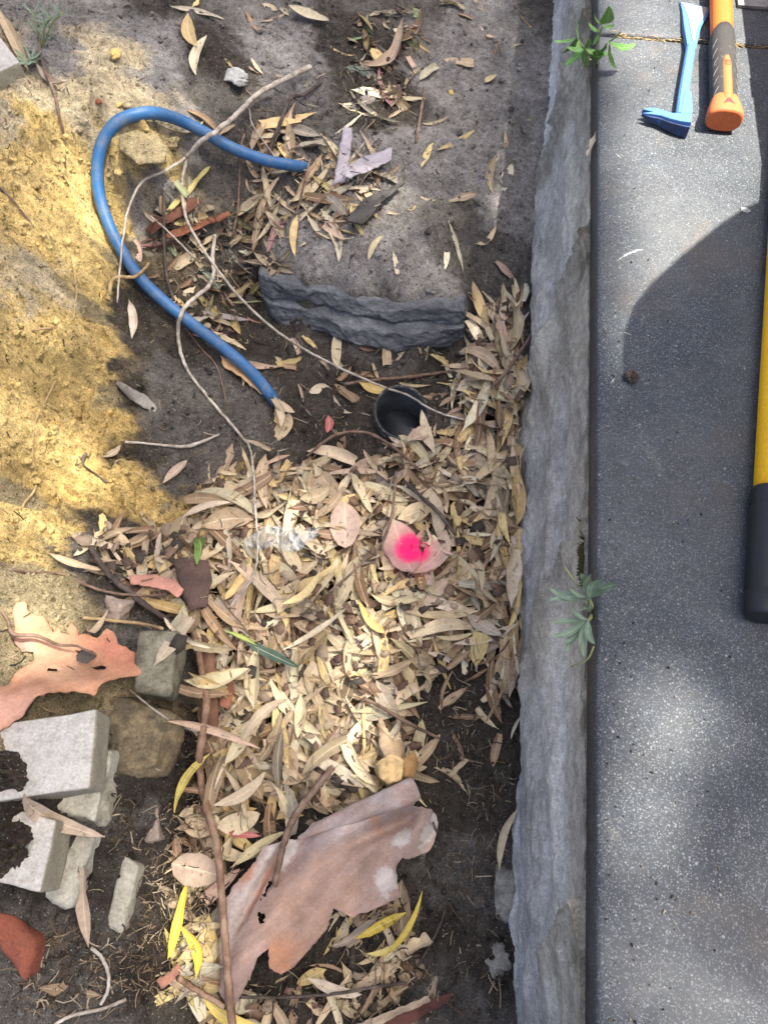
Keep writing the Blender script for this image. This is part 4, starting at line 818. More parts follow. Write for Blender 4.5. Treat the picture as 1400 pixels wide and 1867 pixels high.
bits('crumpled brown leaf above the end of the pink bark sheet', [(734, 1384), (754, 1372), (764, 1394), (752, 1420), (736, 1418)], (.34, .20, .085), 20, lambda px, py: .016, amp=.006, nsc=50)

# ------------------------------------------------------------------ twigs and sticks
def twig(name, label, pts, rad, mat, dz=.004, cat='twig', seg=7, lump=.08, z=None, arr=None):
    w = []
    for i, p in enumerate(pts):
        if len(p) == 3 and p[2] < -.05: w.append(U(*p))
        else: w.append(G(p[0], p[1], (p[2] if len(p) == 3 else dz), arr=arr))
    pth = crom(w, 7); rg = np.random.default_rng(len(pts) * 7 + int(pts[0][0])); pth[1:-1] += rg.normal(0, rad if np.ndim(rad) == 0 else rad[0], (len(pth) - 2, 3)) * .10
    v, f = tube(pth, rad, seg, lump=lump, seed=int(pts[0][0])); return v, f, name, label, mat, cat
def put(t, parts=()):
    v, f, name, label, mat, cat = t
    if not parts: o = build(name, v, f, M[mat]); return tag(o, label, cat)
    th = thing(name, label, cat, v[0])
    build('stem', v, f, M[mat], th)
    for p in parts: build('side_branch', p[0], p[1], M[mat], th)
    return th
put(twig('forked_twig', 'long pale forked twig arching over the blue hose and down past the drain pipe', [(566, 122, .02), (510, 150, .03), (470, 172, .035), (430, 210, -.205), (394, 240, -.180), (366, 258, -.185), (340, 288, -.22)], [.006, .0056, .005, .0045], 'twig_pale'),
    [twig('', '', [(341, 287, -.22), (300, 312, -.215), (262, 330, -.205), (242, 362, -.215), (230, 400, -.235), (222, 460, -.25), (214, 552, -.275)], [.0034, .0027, .0022, .0017], 'twig_pale'),
     twig('', '', [(341, 288, -.22), (332, 330, -.25), (334, 370, -.27), (346, 412, -.285), (384, 474, -.31), (440, 545, -.345), (500, 600, -.375), (560, 640, -.39), (640, 680, -.40), (700, 706, -.40), (742, 720, -.398), (790, 748, -.395), (840, 764, -.39), (900, 776, -.385)], [.0036, .0032, .0028, .0025, .0022, .0016], 'twig_pale')])
put(twig('crooked_twig', 'crooked grey brown twig crossing over the lower arm of the blue hose', [(392, 428, .012), (388, 470, .014), (390, 500, .018), (378, 525, -.325), (345, 552, -.315), (330, 575, -.312), (325, 610, .010), (332, 650, .008), (352, 690, .006), (400, 748, .006), (440, 795, .006), (456, 818, .008), (463, 870, .012), (466, 930, .014), (470, 990, .014), (462, 1050, .012), (420, 1106, .012)], [.0042, .0044, .004, .0032, .0025, .0018, .0014], 'twig_pale'))
put(twig('root', 'short curled root poking out of the bank over the hose', [(200, 548, .004), (202, 520, .010), (212, 506, -.262), (245, 505, -.27), (262, 492, -.275), (272, 480, -.28)], [.004, .0036, .0028], 'root', cat='root'))
put(twig('thin_twig', 'thin straight white twig crossing the forked twig inside the hose loop', [(275, 394, .02), (310, 425, .022), (356, 472, .016)], [.0022, .002], 'twig_pale'))
put(twig('dark_twig', 'dark upright stem inside the hose loop at the left', [(300, 348, .008), (299, 400, .016), (300, 460, .018), (306, 510, .014), (318, 548, .008)], .0032, 'twig_dark'))
put(twig('dark_twig', 'thin dark stem running down across the hose near its leafy end', [(446, 244, .012), (440, 268, .03), (437, 320, .016), (434, 380, .012), (424, 430, .01)], .0022, 'twig_brown'))
put(twig('dark_twig', 'bent dark twig leaning beside the hose end heap', [(586, 150, .006), (556, 172, .012), (530, 180, .018), (512, 222, .018), (496, 262, .014), (488, 286, .010)], [.0036, .0042, .0042], 'twig_dark'))
put(twig('thin_twig', 'thin pale arched twig above the hose end', [(455, 198, .012), (460, 226, .02), (480, 256, .02), (500, 284, .024), (522, 312, .02)], .0016, 'twig_pale'))
put(twig('brown_twig', 'brown stem standing in the heap at the hose end', [(566, 290, .02), (556, 330, .018), (546, 370, .014), (540, 390, .012)], .0022, 'twig_brown'))
put(twig('sand_twig', 'short brown twig lying on the grey sand slope', [(773, 160, .003), (768, 200, .004), (758, 260, .003)], [.0028, .004, .0028], 'twig_brown'))
put(twig('long_stick', 'long smooth brown stick standing over the pink bark sheet', [(352, 1148, .006), (362, 1190, .016), (372, 1240, .022), (376, 1290, .026), (366, 1360, .03), (366, 1420, -.325), (382, 1490, -.325), (396, 1540, -.322), (404, 1620, -.318), (410, 1700, -.315), (416, 1780, -.315), (424, 1880, -.315)], [.005, .0056, .0058, .0056, .0055], 'stick', cat='stick', seg=10))
put(twig('grey_stick', 'grey stick pointing down onto the pink bark sheet', [(608, 1398, .012), (580, 1432, .022), (556, 1462, -.345), (534, 1494, -.342), (520, 1530, -.342), (510, 1570, -.342), (500, 1616, -.343)], [.0046, .0056, .005, .0044], 'twig_brown', cat='stick', seg=9))
put(twig('dark_stick', 'dark bent stick above the mossy paver', [(166, 998, .010), (180, 1022, .014), (206, 1054, .014), (232, 1076, .016), (262, 1100, .018), (296, 1124, .018), (318, 1140, .012)], [.0045, .005, .0048, .004], 'twig_dark', cat='stick', seg=9))
put(twig('thin_twig', 'thin brown twig trailing from the bank across the dark bent stick', [(-20, 1012, .004), (30, 1040, .006), (110, 1046, .008), (150, 1064, .01), (200, 1080, .014), (260, 1086, .018), (306, 1084, .02)], [.002, .0026, .002], 'twig_brown'))
put(twig('straw_stalk', 'pale straw stalk lying above the mossy paver', [(152, 1126, .008), (210, 1132, .012), (262, 1138, .012), (296, 1146, .008)], [.0028, .0024], 'root'))
put(twig('thin_twig', 'thin curved twig lying across the orange bark sheet', [(-10, 1090, .006), (14, 1130, .01), (26, 1156, .02), (70, 1160, .022), (108, 1176, .02), (140, 1178, .018), (176, 1194, .014)], [.002, .0028, .0022, .0014], 'twig_brown'))
put(twig('root', 'dark crooked root hanging down the yellow bank face', [(70, 56, .004), (76, 110, .006), (100, 170, .007), (108, 210, .008), (118, 250, .008), (120, 305, .006)], [.0024, .003, .0024, .0018], 'twig_brown', cat='root'))
put(twig('root', 'short brown root lying on the yellow bank at the left edge', [(-6, 336, .003), (20, 360, .006), (44, 390, .006), (62, 414, .003)], [.0024, .0018], 'twig_brown', cat='root'))
put(twig('root', 'thin bent root on the eroded lower yellow bank', [(104, 690, .006), (84, 730, .008), (66, 768, .008), (60, 820, .008), (66, 886, .008), (44, 920, .008), (30, 960, .004)], [.0016, .0022, .0016], 'root', cat='root'))
put(twig('root', 'pale short root on the yellow bank beside the drop', [(32, 604, .004), (60, 602, .006), (96, 598, .005)], [.0018, .0024], 'root', cat='root'))
put(twig('straw_stalk', 'thin straw hanging down the face of the yellow bank', [(122, 452, .006), (134, 490, .008), (140, 530, .008), (136, 570, .008), (132, 606, .004)], .0014, 'root'))
put(twig('grey_twig', 'grey weathered twig on the dark soil below the hose', [(228, 806, .003), (262, 808, .004), (300, 812, .004), (340, 814, .005), (372, 804, .005), (400, 792, .003)], [.0028, .0022, .0036, .002], 'twig_pale'))
put(twig('thin_twig', 'thin reddish twig running down the dark soil under the hose', [(338, 598, .006), (366, 634, .005), (396, 670, .005), (414, 738, .004)], .0014, 'twig_brown'))
put(twig('brown_twig', 'brown twig lying below the drain pipe mouth', [(560, 832, .006), (590, 806, .012), (622, 790, .016), (670, 790, .018), (712, 812, .02), (742, 836, .018), (768, 862, .014)], [.0026, .0036, .003], 'twig_brown'))
put(twig('brown_twig', 'brown twig slanting across the leaves right of the pink paint', [(736, 876, .014), (770, 908, .02), (800, 936, .02), (830, 974, .016)], [.003, .004, .0032], 'twig_dark'))
put(twig('thin_twig', 'thin upright twig between the round pink leaf and the painted leaf', [(722, 860, .014), (718, 910, .022), (712, 950, .026), (692, 1004, .018)], [.0024, .0026], 'twig_brown'))
put(twig('brown_twig', 'brown twig on the lower part of the leaf pile towards the wall', [(662, 1272, .014), (700, 1292, .02), (740, 1316, .02), (780, 1336, .012), (800, 1346, .006)], [.0028, .0034, .002], 'twig_brown'))
put(twig('brown_twig', 'brown twig on the pit floor behind the drain pipe', [(628, 700, .004), (690, 692, .008), (740, 688, .01), (800, 680, .008), (850, 672, .006)], [.003, .0042, .003], 'twig_brown'))
put(twig('reddish_twig', 'reddish twig leaning against the wall beside the pit', [(900, 704, .014), (930, 668, .022), (956, 630, .028), (972, 602, .034)], [.0042, .0036, .002], 'twig_brown'))
put(twig('dark_twig', 'dark thin twig lying across the leaves below the pink bark sheet', [(440, 1818, .006), (520, 1818, .01), (610, 1812, .014), (680, 1800, .016), (740, 1792, .012)], .0022, 'twig_dark'))
put(twig('dark_twig', 'dark twig on the dark soil to the right of the pink bark sheet', [(790, 1500, .008), (808, 1548, .006), (816, 1600, .006), (808, 1670, .005), (780, 1730, .006), (762, 1760, .006)], .0016, 'twig_dark'))
put(twig('root', 'pale curved root on the soil beside the fallen leaf at lower left', [(166, 1728, .008), (186, 1746, .010), (198, 1776, .012), (196, 1808, .01), (184, 1832, .006)], .0024, 'twig_pale', cat='root'))
put(twig('root', 'pale root crossing the lower left corner of the soil', [(96, 1872, .006), (130, 1852, .008), (184, 1840, .008), (230, 1822, .006)], .0022, 'twig_pale', cat='root'))
put(twig('reddish_stick', 'short reddish stick beside the yellow leaves at the foot of the bank', [(326, 1784, .012), (360, 1806, .014), (410, 1836, .012)], [.004, .0036], 'stick', cat='stick'))
put(twig('thin_twig', 'thin white stalk crossing from the sandy block to the leaf pile', [(238, 1258, .01), (290, 1300, .014), (340, 1328, .018), (416, 1342, .014)], .0014, 'twig_pale'))
put(twig('brown_twig', 'brown stem lying on the leaf pile below the painted leaf', [(600, 1080, .016), (640, 1046, .02), (672, 1012, .018)], .002, 'twig_brown'))
put(twig('grey_twig', 'short twig on the yellow sand spill', [(148, 838, .004), (158, 826, .006), (152, 846, .005), (176, 866, .004), (196, 880, .003)], .002, 'twig_dark'))

# ------------------------------------------------------------------ leaves that stand out
def hand_leaf(a, b, kind, col, label, dz=.006, i=None, wz=None, mat=None, roll=0., seed=None, name='fallen_leaf'):
    A = G(*a, dz); B = G(*b, dz); L = float(np.linalg.norm(B - A)); sd = seed if seed is not None else int(a[0] * 3 + a[1])
    V, F, UV, _ = leaf_shape(sd, kind, True)
    me = rawmesh(name, V, F, mat or M['leaf'], True, UV); o = bpy.data.objects.new(name, me); COL.objects.link(o)
    d = Vector(B - A); yaw = math.atan2(d.y, d.x); pit = math.atan2(d.z, math.hypot(d.x, d.y))
    o.matrix_world = Matrix.Translation(Vector((A + B) / 2)) @ Matrix.Rotation(yaw, 4, 'Z') @ Matrix.Rotation(-pit, 4, 'Y') @ Matrix.Rotation(roll, 4, 'X') @ Matrix.Scale(L, 4)
    o.color = tuple(col) + (1,); tag(o, label, 'leaf'); return o
YL = (.72, .52, .06); YL2 = (.55, .42, .07); GN = (.13, .22, .05)
hand_leaf((306, 1752), (342, 1608), 'gum', YL, 'bright yellow leaf standing upright beside the long stick', .02, seed=3)
hand_leaf((366, 1784), (334, 1682), 'gum', YL, 'bright yellow leaf lying below the upright yellow one', .016, seed=5)
hand_leaf((476, 1880), (362, 1816), 'gum', (.66, .50, .13), 'yellow leaf beside the foot of the long stick', .012, seed=7)
hand_leaf((700, 1752), (774, 1630), 'narrow', YL2, 'long olive yellow leaf pointing up in the sprig below the pink bark', .02, seed=9)
hand_leaf((740, 1664), (646, 1712), 'gum', YL2, 'yellow leaf lying sideways in the sprig below the pink bark', .016, seed=11)
hand_leaf((724, 1724), (668, 1742), 'gum', (.6, .5, .16), 'small pale yellow leaf under the sprig below the pink bark', .01, seed=12)
hand_leaf((360, 1846), (300, 1690), 'narrow', (.45, .36, .14), 'long khaki leaf leaning on the bank below the yellow leaves', .01, seed=33)
hand_leaf((378, 1370), (312, 1478), 'gum', (.50, .41, .10), 'curved olive leaf hanging off the long stick', .018, seed=14)
hand_leaf((362, 976), (364, 1028), 'gum', GN, 'small fresh green leaf at the left edge of the leaf pile', .014, seed=15)
hand_leaf((446, 1170), (546, 1218), 'gum', (.07, .12, .085), 'blue green leaf half hidden under a tan leaf', .012, seed=16)
hand_leaf((412, 1150), (470, 1176), 'narrow', (.34, .42, .10), 'thin lime green leaf beside the dark soil clod', .014, seed=17)
hand_leaf((600, 758), (598, 790), 'broad', (.48, .15, .13), 'small pink red leaf standing left of the drain pipe', .006, seed=18)
hand_leaf((412, 1518), (470, 1524), 'gum', (.50, .16, .15), 'small red leaf above the pink bark sheet', .012, seed=19)
hand_leaf((628, 918), (630, 1002), 'round', (.53, .385, .29), 'smooth oval pinkish leaf left of the pink paint', .012, seed=20)
hand_leaf((716, 952), (752, 1048), 'round', (.50, .37, .28), 'round leaf sprayed with bright pink paint', .010, seed=21)
hand_leaf((752, 1050), (822, 968), 'broad', (.50, .38, .29), 'broad pinkish leaf beside the painted one, edge sprayed pink', .012, seed=22)
hand_leaf((736, 1020), (790, 1068), 'broad', (.56, .40, .33), 'broad leaf below the painted one, faintly pink at its top', .009, seed=27)
hand_leaf((312, 1574), (400, 1596), 'round', (.47, .36, .26), 'broad tan leaf beside the long stick above the yellow leaves', .012, seed=23)
hand_leaf((24, 1446), (172, 1524), 'gum', (.47, .37, .27), 'long tan leaf draped across the gap between the white pavers', .03, seed=71)
hand_leaf((160, 1724), (152, 1574), 'gum', (.47, .36, .26), 'long tan leaf standing on the soil right of the half buried paver', .014, seed=25)
hand_leaf((70, 1800), (182, 1814), 'gum', (.28, .20, .12), 'brown leaf lying in the lower left soil', .008, seed=26)
hand_leaf((905, 1584), (938, 1474), 'gum', (.58, .47, .30), 'pale tan leaf on the dark soil against the lower wall', .014, seed=28)
hand_leaf((238, 546), (244, 618), 'gum', (.55, .46, .36), 'pale leaf standing on end beside the bank under the hose', .010, seed=29)
hand_leaf((246, 436), (256, 478), 'broad', (.46, .33, .26), 'pinkish brown leaf beside the hose at the foot of the bank', .010, seed=30)
hand_leaf((302, 390), (386, 300), 'gum', (.52, .44, .17), 'olive tan leaf inside the top of the hose loop', .008, seed=31)
hand_leaf((556, 400), (642, 444), 'gum', (.62, .54, .36), 'pale cream leaf below the dark bark slab', .010, seed=32)
hand_leaf((900, 282), (894, 352), 'gum', (.36, .29, .17), 'brown leaf half buried in the sand slope beside the wall', .005, seed=34)
hand_leaf((866, 452), (906, 416), 'gum', (.55, .44, .26), 'tan leaf alone on the sand above the pit near the wall', .006, seed=35)
hand_leaf((668, 136), (742, 48), 'gum', (.42, .31, .21), 'long brown leaf lying slanted near the top of the sand slope', .012, seed=36)
hand_leaf((340, 28), (356, 90), 'broad', (.50, .37, .17), 'tan leaf standing at the top of the bank', .012, seed=37)
hand_leaf((352, 138), (372, 66), 'gum', (.60, .52, .35), 'pale cream leaf below the tan one at the top of the bank', .012, seed=38)
hand_leaf((526, 14), (600, 42), 'broad', (.56, .48, .32), 'broad cream leaf near the top of the sand', .010, seed=39)
hand_leaf((882, 152), (904, 138), 'broad', (.58, .47, .26), 'small cream leaf on the sand slope near the wall', .005, seed=40)
hand_leaf((516, 1108), (588, 1046), 'gum', (.66, .52, .25), 'long golden leaf on the leaf pile below the plastic wrapper', .02, seed=41)
hand_leaf((704, 1160), (652, 1100), 'gum', (.64, .48, .17), 'golden leaf on the leaf pile below the pink paint', .02, seed=42)
hand_leaf((520, 1186), (632, 1112), 'narrow', (.62, .52, .36), 'very long cream leaf in the middle of the leaf pile', .02, seed=43)
hand_leaf((438, 1344), (524, 1268), 'gum', (.44, .35, .24), 'long plain tan leaf at the left of the lower leaf pile', .02, seed=44)
hand_leaf((330, 940), (420, 912), 'gum', (.56, .45, .33), 'wide tan leaf at the upper left edge of the leaf pile', .014, seed=45)
hand_leaf((392, 1474), (488, 1412), 'gum', (.50, .40, .27), 'wide striped tan leaf beside the long stick', .02, seed=46)
hand_leaf((420, 1580), (520, 1514), 'gum', (.46, .40, .22), 'khaki leaf curving over the edge of the pink bark sheet', .02, seed=47)
hand_leaf((508, 1440), (512, 1330), 'gum', (.20, .165, .12), 'dark spotted brown leaf hanging in the lower leaf pile', .022, seed=48)
hand_leaf((86, 1008), (186, 1042), 'gum', (.52, .40, .25), 'curled tan leaf lying on the bank above the orange bark', .010, seed=49)
hand_leaf((156, 1160), (196, 1122), 'gum', (.58, .44, .28), 'tan leaf lying on the top edge of the orange bark', .018, seed=50)
hand_leaf((186, 836), (222, 814), 'broad', (.34, .27, .18), 'dull brown leaf on the yellow sand spill', .006, seed=51)
hand_leaf((298, 882), (342, 840), 'broad', (.46, .35, .25), 'tan leaf alone on the dark soil left of the pile', .008, seed=52)
hand_leaf((560, 1786), (660, 1816), 'gum', (.60, .50, .38), 'pale beige leaf on the dark soil below the pink bark', .012, seed=53)
hand_leaf((0, 20), (54, 132), 'narrow', (.50, .39, .24), 'long strap of tan leaf beside the paver at the upper left', .012, seed=54)
hand_leaf((68, 124), (122, 160), 'gum', (.36, .29, .21), 'grey tan leaf beside the weed at the upper left', .008, seed=55)
hand_leaf((492, 728), (536, 752), 'broad', (.52, .42, .28), 'pale leaf covering the lower end of the hose', .016, seed=61)
hand_leaf((502, 722), (516, 782), 'gum', (.54, .44, .30), 'pale leaf hanging below the lower end of the hose', .018, seed=62)
hand_leaf((654, 700), (716, 716), 'broad', (.58, .42, .14), 'yellow leaf on the far rim of the drain pipe', .010, seed=63)
hand_leaf((606, 724), (640, 758), 'gum', (.44, .37, .28), 'spotted greyish leaf on the pit floor left of the drain pipe', .006, seed=64)
hand_leaf((790, 830), (768, 752), 'gum', (.56, .46, .31), 'pale leaf standing against the right rim of the drain pipe', .012, seed=65)
hand_leaf((700, 812), (756, 806), 'gum', (.50, .39, .27), 'leaf lying on the near rim of the drain pipe', .014, seed=66)
hand_leaf((786, 780), (742, 806), 'broad', (.46, .35, .26), 'pinkish leaf covering the lower right of the drain pipe', .014, seed=67)
hand_leaf((690, 1040), (742, 1018), 'gum', (.56, .45, .28), 'tan leaf overlapping the lower edge of the painted leaf', .012, seed=68)
hand_leaf((770, 968), (748, 1000), 'gum', (.5, .38, .26), 'small curled leaf on the upper side of the painted leaf', .014, seed=69)
# leaf caught on the wall top
wy, wz_ = WP(1074, 262, .212)
V, F, UV, _ = leaf_shape(60, 'broad'); me = rawmesh('fallen_leaf', V, F, M['leaf'], True, UV); o = bpy.data.objects.new('fallen_leaf', me); COL.objects.link(o)
o.matrix_world = Matrix.Translation((wallx(wy, wz_) - .004, wy, wz_)) @ Matrix.Rotation(R(-60), 4, 'Y') @ Matrix.Rotation(R(60), 4, 'Z') @ Matrix.Scale(.05, 4); o.color = (.55, .47, .32, 1)
tag(o, 'small tan leaf caught on the wall under the slab edge', 'leaf')
sp = G(752, 1002, .008)
for k in ('leaf', 'leaf_litter'): M[k].node_tree.nodes['spray'].inputs[1].default_value = tuple(sp)
lo = LITTER.build('leaf_litter', M['leaf_litter'], keep=True); tag(lo, 'deep litter of dry gum leaves filling the trench floor', 'leaf litter', kind='stuff')

# ------------------------------------------------------------------ clear plastic wrapper
def wrapper():
    out = [(448, 996), (470, 966), (492, 958), (520, 962), (548, 968), (584, 966), (574, 984), (552, 1002), (528, 1010), (500, 998), (476, 1004)]
    t = NT('clear_plastic_film'); n = t.noise(60, 4, .6)
    tr = t.n('BsdfTransparent'); tr.inputs[0].default_value = (.93, .95, .96, 1); gl = t.n('BsdfGlossy'); gl.inputs[0].default_value = (1, 1, 1, 1); gl.inputs[1].default_value = .2
    df = t.n('BsdfDiffuse'); df.inputs[0].default_value = (.75, .77, .78, 1)
    fr = t.n('LayerWeight'); fr.inputs[0].default_value = .35; bp = t.bump(n, .4, .002); t.set(gl.inputs['Normal'], bp)
    m1 = t.n('MixShader'); t.set(m1.inputs[0], t.math('ADD', t.math('MULTIPLY', fr.outputs[1], .25), .03)); t.t.links.new(tr.outputs[0], m1.inputs[1]); t.t.links.new(gl.outputs[0], m1.inputs[2])
    m2 = t.n('MixShader'); t.set(m2.inputs[0], t.ramp(n, [(.45, .03), (.7, .14)])); t.t.links.new(m1.outputs[0], m2.inputs[1]); t.t.links.new(df.outputs[0], m2.inputs[2])
    t.t.links.new(m2.outputs[0], t.t.nodes['Material Output'].inputs[0]); M['film'] = t.m
    o = sheet('plastic_wrapper', 'crumpled clear plastic wrapper lying on the leaf pile', 'wrapper', out, M['film'], .0004, .010, lambda px, py: .006 + .004 * math.sin(px * .17) + .003 * math.sin(px * .4 + py * .3), step=6, jag=1, seed=31, amp=.003, nsc=30, curl=.003)
wrapper()

# ------------------------------------------------------------------ hand tools on the slab
def paint(name, c, wear, rough=.45, amt=.68, spec=.45, metal=0.):
    t = NT(name); n = t.noise(70, 6, .75); n2 = t.noise(220, 4, .6)
    k = t.ramp(n2, [(.3, tuple(x * .85 for x in c) + (1,)), (.7, tuple(min(1, x * 1.1) for x in c) + (1,))]); k = t.mix(t.ramp(n, [(amt, 0.), (amt + .06, .9)]), k, wear + (1,))
    return t.fin(k, t.ramp(n, [(.3, rough), (.7, min(1, rough + .25))]), t.bump(n2, .12, .0006), spec, Metallic=metal)
M['blue_paint'] = paint('chipped_blue_paint', (.075, .20, .46), (.05, .075, .12), .5, .61)
M['blue_dark'] = paint('dark_blue_claw_face', (.02, .035, .09), (.04, .12, .38), .5, .56)
M['steel'] = paint('bright_worn_steel', (.25, .245, .225), (.34, .33, .30), .5, .5, .5, .3)
M['orange'] = paint('orange_rubber', (.60, .125, .012), (.48, .11, .03), .5, .62)
M['orange_matt'] = paint('faded_orange_rubber', (.58, .135, .04), (.4, .10, .04), .62, .62)
M['red_hole'] = paint('dark_red_recess', (.34, .03, .03), (.2, .02, .02), .6)
M['black_rubber'] = paint('black_grip_rubber', (.033, .03, .027), (.075, .07, .065), .6, .58)
M['black_plastic'] = paint('black_plastic_grip', (.014, .015, .018), (.06, .06, .06), .42, .66)
M['yellow'] = paint('yellow_fibreglass', (.86, .46, .006), (.60, .30, .01), .38, .70)
M['groove'] = paint('pale_scuffed_groove', (.13, .125, .115), (.03, .03, .03), .7, .55)
def loft(secs, cap=True):
    n = len(secs[0]); V = [p for s in secs for p in s]
    F = [(i * n + k, i * n + (k + 1) % n, (i + 1) * n + (k + 1) % n, (i + 1) * n + k) for i in range(len(secs) - 1) for k in range(n)]
    if cap: F += [tuple(range(n - 1, -1, -1)), tuple((len(secs) - 1) * n + k for k in range(n))]
    return V, F
def prism(poly, z0f, z1f, bev=.0012):
    """outline (x, y) with top and bottom height functions, edges eased"""
    c = np.mean(poly, 0); V = []; n = len(poly)
    for kk, (sh, zf, dzz) in enumerate(((1, z0f, 0), (1, z1f, -bev), (1 - .06, z1f, 0))):
        for p in poly:
            q = c + (np.array(p) - c) * 1 if sh == 1 else np.array(p) + (c - np.array(p)) / np.linalg.norm(c - np.array(p)) * bev
            V.append((q[0], q[1], zf(*q) + dzz))
    F = [(k, (k + 1) % n, n + (k + 1) % n, n + k) for k in range(n)] + [(n + k, n + (k + 1) % n, 2 * n + (k + 1) % n, 2 * n + k) for k in range(n)] + [tuple(range(n - 1, -1, -1)), tuple(range(2 * n, 3 * n))]
    return V, F
def prybar():
    P3 = lambda px, py, z: U(px, py, z)
    th = thing('pry_bar', 'small blue pry bar with a bare steel blade, lying beside the hammer', 'pry bar', tuple(U(1250, 150, 0)))
    zt_ = .016
    # shaft: thick flat bar, runs from the blade to the claw knee
    L = [(1253, 78), (1248, 107), (1239, 160), (1233, 205)]; Rr = [(1270, 78), (1265, 107), (1258, 160), (1255, 205)]
    W1 = crom([P3(*p, zt_) for p in L], 6); W2 = crom([P3(*p, zt_) for p in Rr], 6); secs = []
    for a, b in zip(W1, W2):
        d = (b - a); e = d * .16; t = .012
        secs.append([a + (0, 0, -.003), a + e, b - e, b + (0, 0, -.003), b + (0, 0, -t), a + (0, 0, -t)])
    v, f = loft(secs); build('shaft', v, f, M['blue_paint'], th, smooth_=False)
    # shoulder step on the right and heel
    w = [P3(*p, zt_ + .0005) for p in ((1248, 165), (1260, 167), (1262, 200), (1262, 207), (1240, 207))]
    v, f = prism([tuple(p[:2]) for p in w], lambda x, y: .002, lambda x, y: zt_ + .0012); build('shoulder', v, f, M['blue_paint'], th, smooth_=False)
    # blade: flared, thins to the edge, rests on the slab
    out = [(1252, 90), (1250, 72), (1247, 45), (1242, 20), (1239, 2), (1252, 4), (1272, 10), (1290, 14), (1292, 20), (1288, 32), (1279, 45), (1272, 70), (1268, 90)]
    ye = U(1262, 5, .0)[1]; ys_ = U(1262, 100, zt_)[1]
    zf = lambda x, y: .0025 + (zt_ - .0025) * float(np.clip((ye - y) / (ye - ys_), 0, 1)) ** .8
    w = [U(*p, .012 if p[1] > 40 else .004) for p in out]; v, f = prism([tuple(p[:2]) for p in w], lambda x, y: max(.0006, zf(x, y) - .010), zf); blade = build('blade', v, f, M['blue_paint'], th, smooth_=False)
    ins = [(1258, 52), (1252, 34), (1246, 14), (1240, 4), (1252, 6), (1272, 12), (1288, 15), (1289, 21), (1282, 34), (1272, 46), (1267, 62), (1265, 76), (1262, 80), (1260, 72)]
    w = [U(*p, .011 if p[1] > 40 else .0045) for p in ins]; v, f = prism([tuple(p[:2]) for p in w], lambda x, y: zf(x, y) - .003, lambda x, y: zf(x, y) + .0009, .0005); build('bare_steel_face', v, f, M['steel'], blade, smooth_=False)
    # claw: foot bent to the left, two prongs with a V notch, darker blue sole facing the viewer
    out = [(1262, 204), (1261, 221), (1240, 218), (1221, 213), (1206, 207.5), (1190, 205.5), (1171, 203), (1191, 201), (1172, 196), (1184, 193), (1198, 194.5), (1210, 198), (1227, 203.5), (1240, 204)]
    w = [U(*p, .030 - .010 * (1262 - p[0]) / 90) for p in out]; xr, xl = max(p[0] for p in w), min(p[0] for p in w)
    slp = lambda x: (xr - x) / (xr - xl)
    v, f = prism([tuple(p[:2]) for p in w], lambda x, y: .0215 - .007 * slp(x), lambda x, y: .028 - .011 * slp(x), .0008); build('claw_foot', v, f, M['blue_paint'], th, smooth_=False)
    q = [(p[0], p[1] - (.0035 if k in (1, 2, 3, 4, 5) else 0)) for k, p in enumerate(w)]
    v, f = prism(q, lambda x, y: .0008 + .010 * slp(x) ** 1.5, lambda x, y: .0217 - .007 * slp(x), .0010); build('claw_sole', v, f, M['blue_dark'], th, smooth_=False)
prybar()
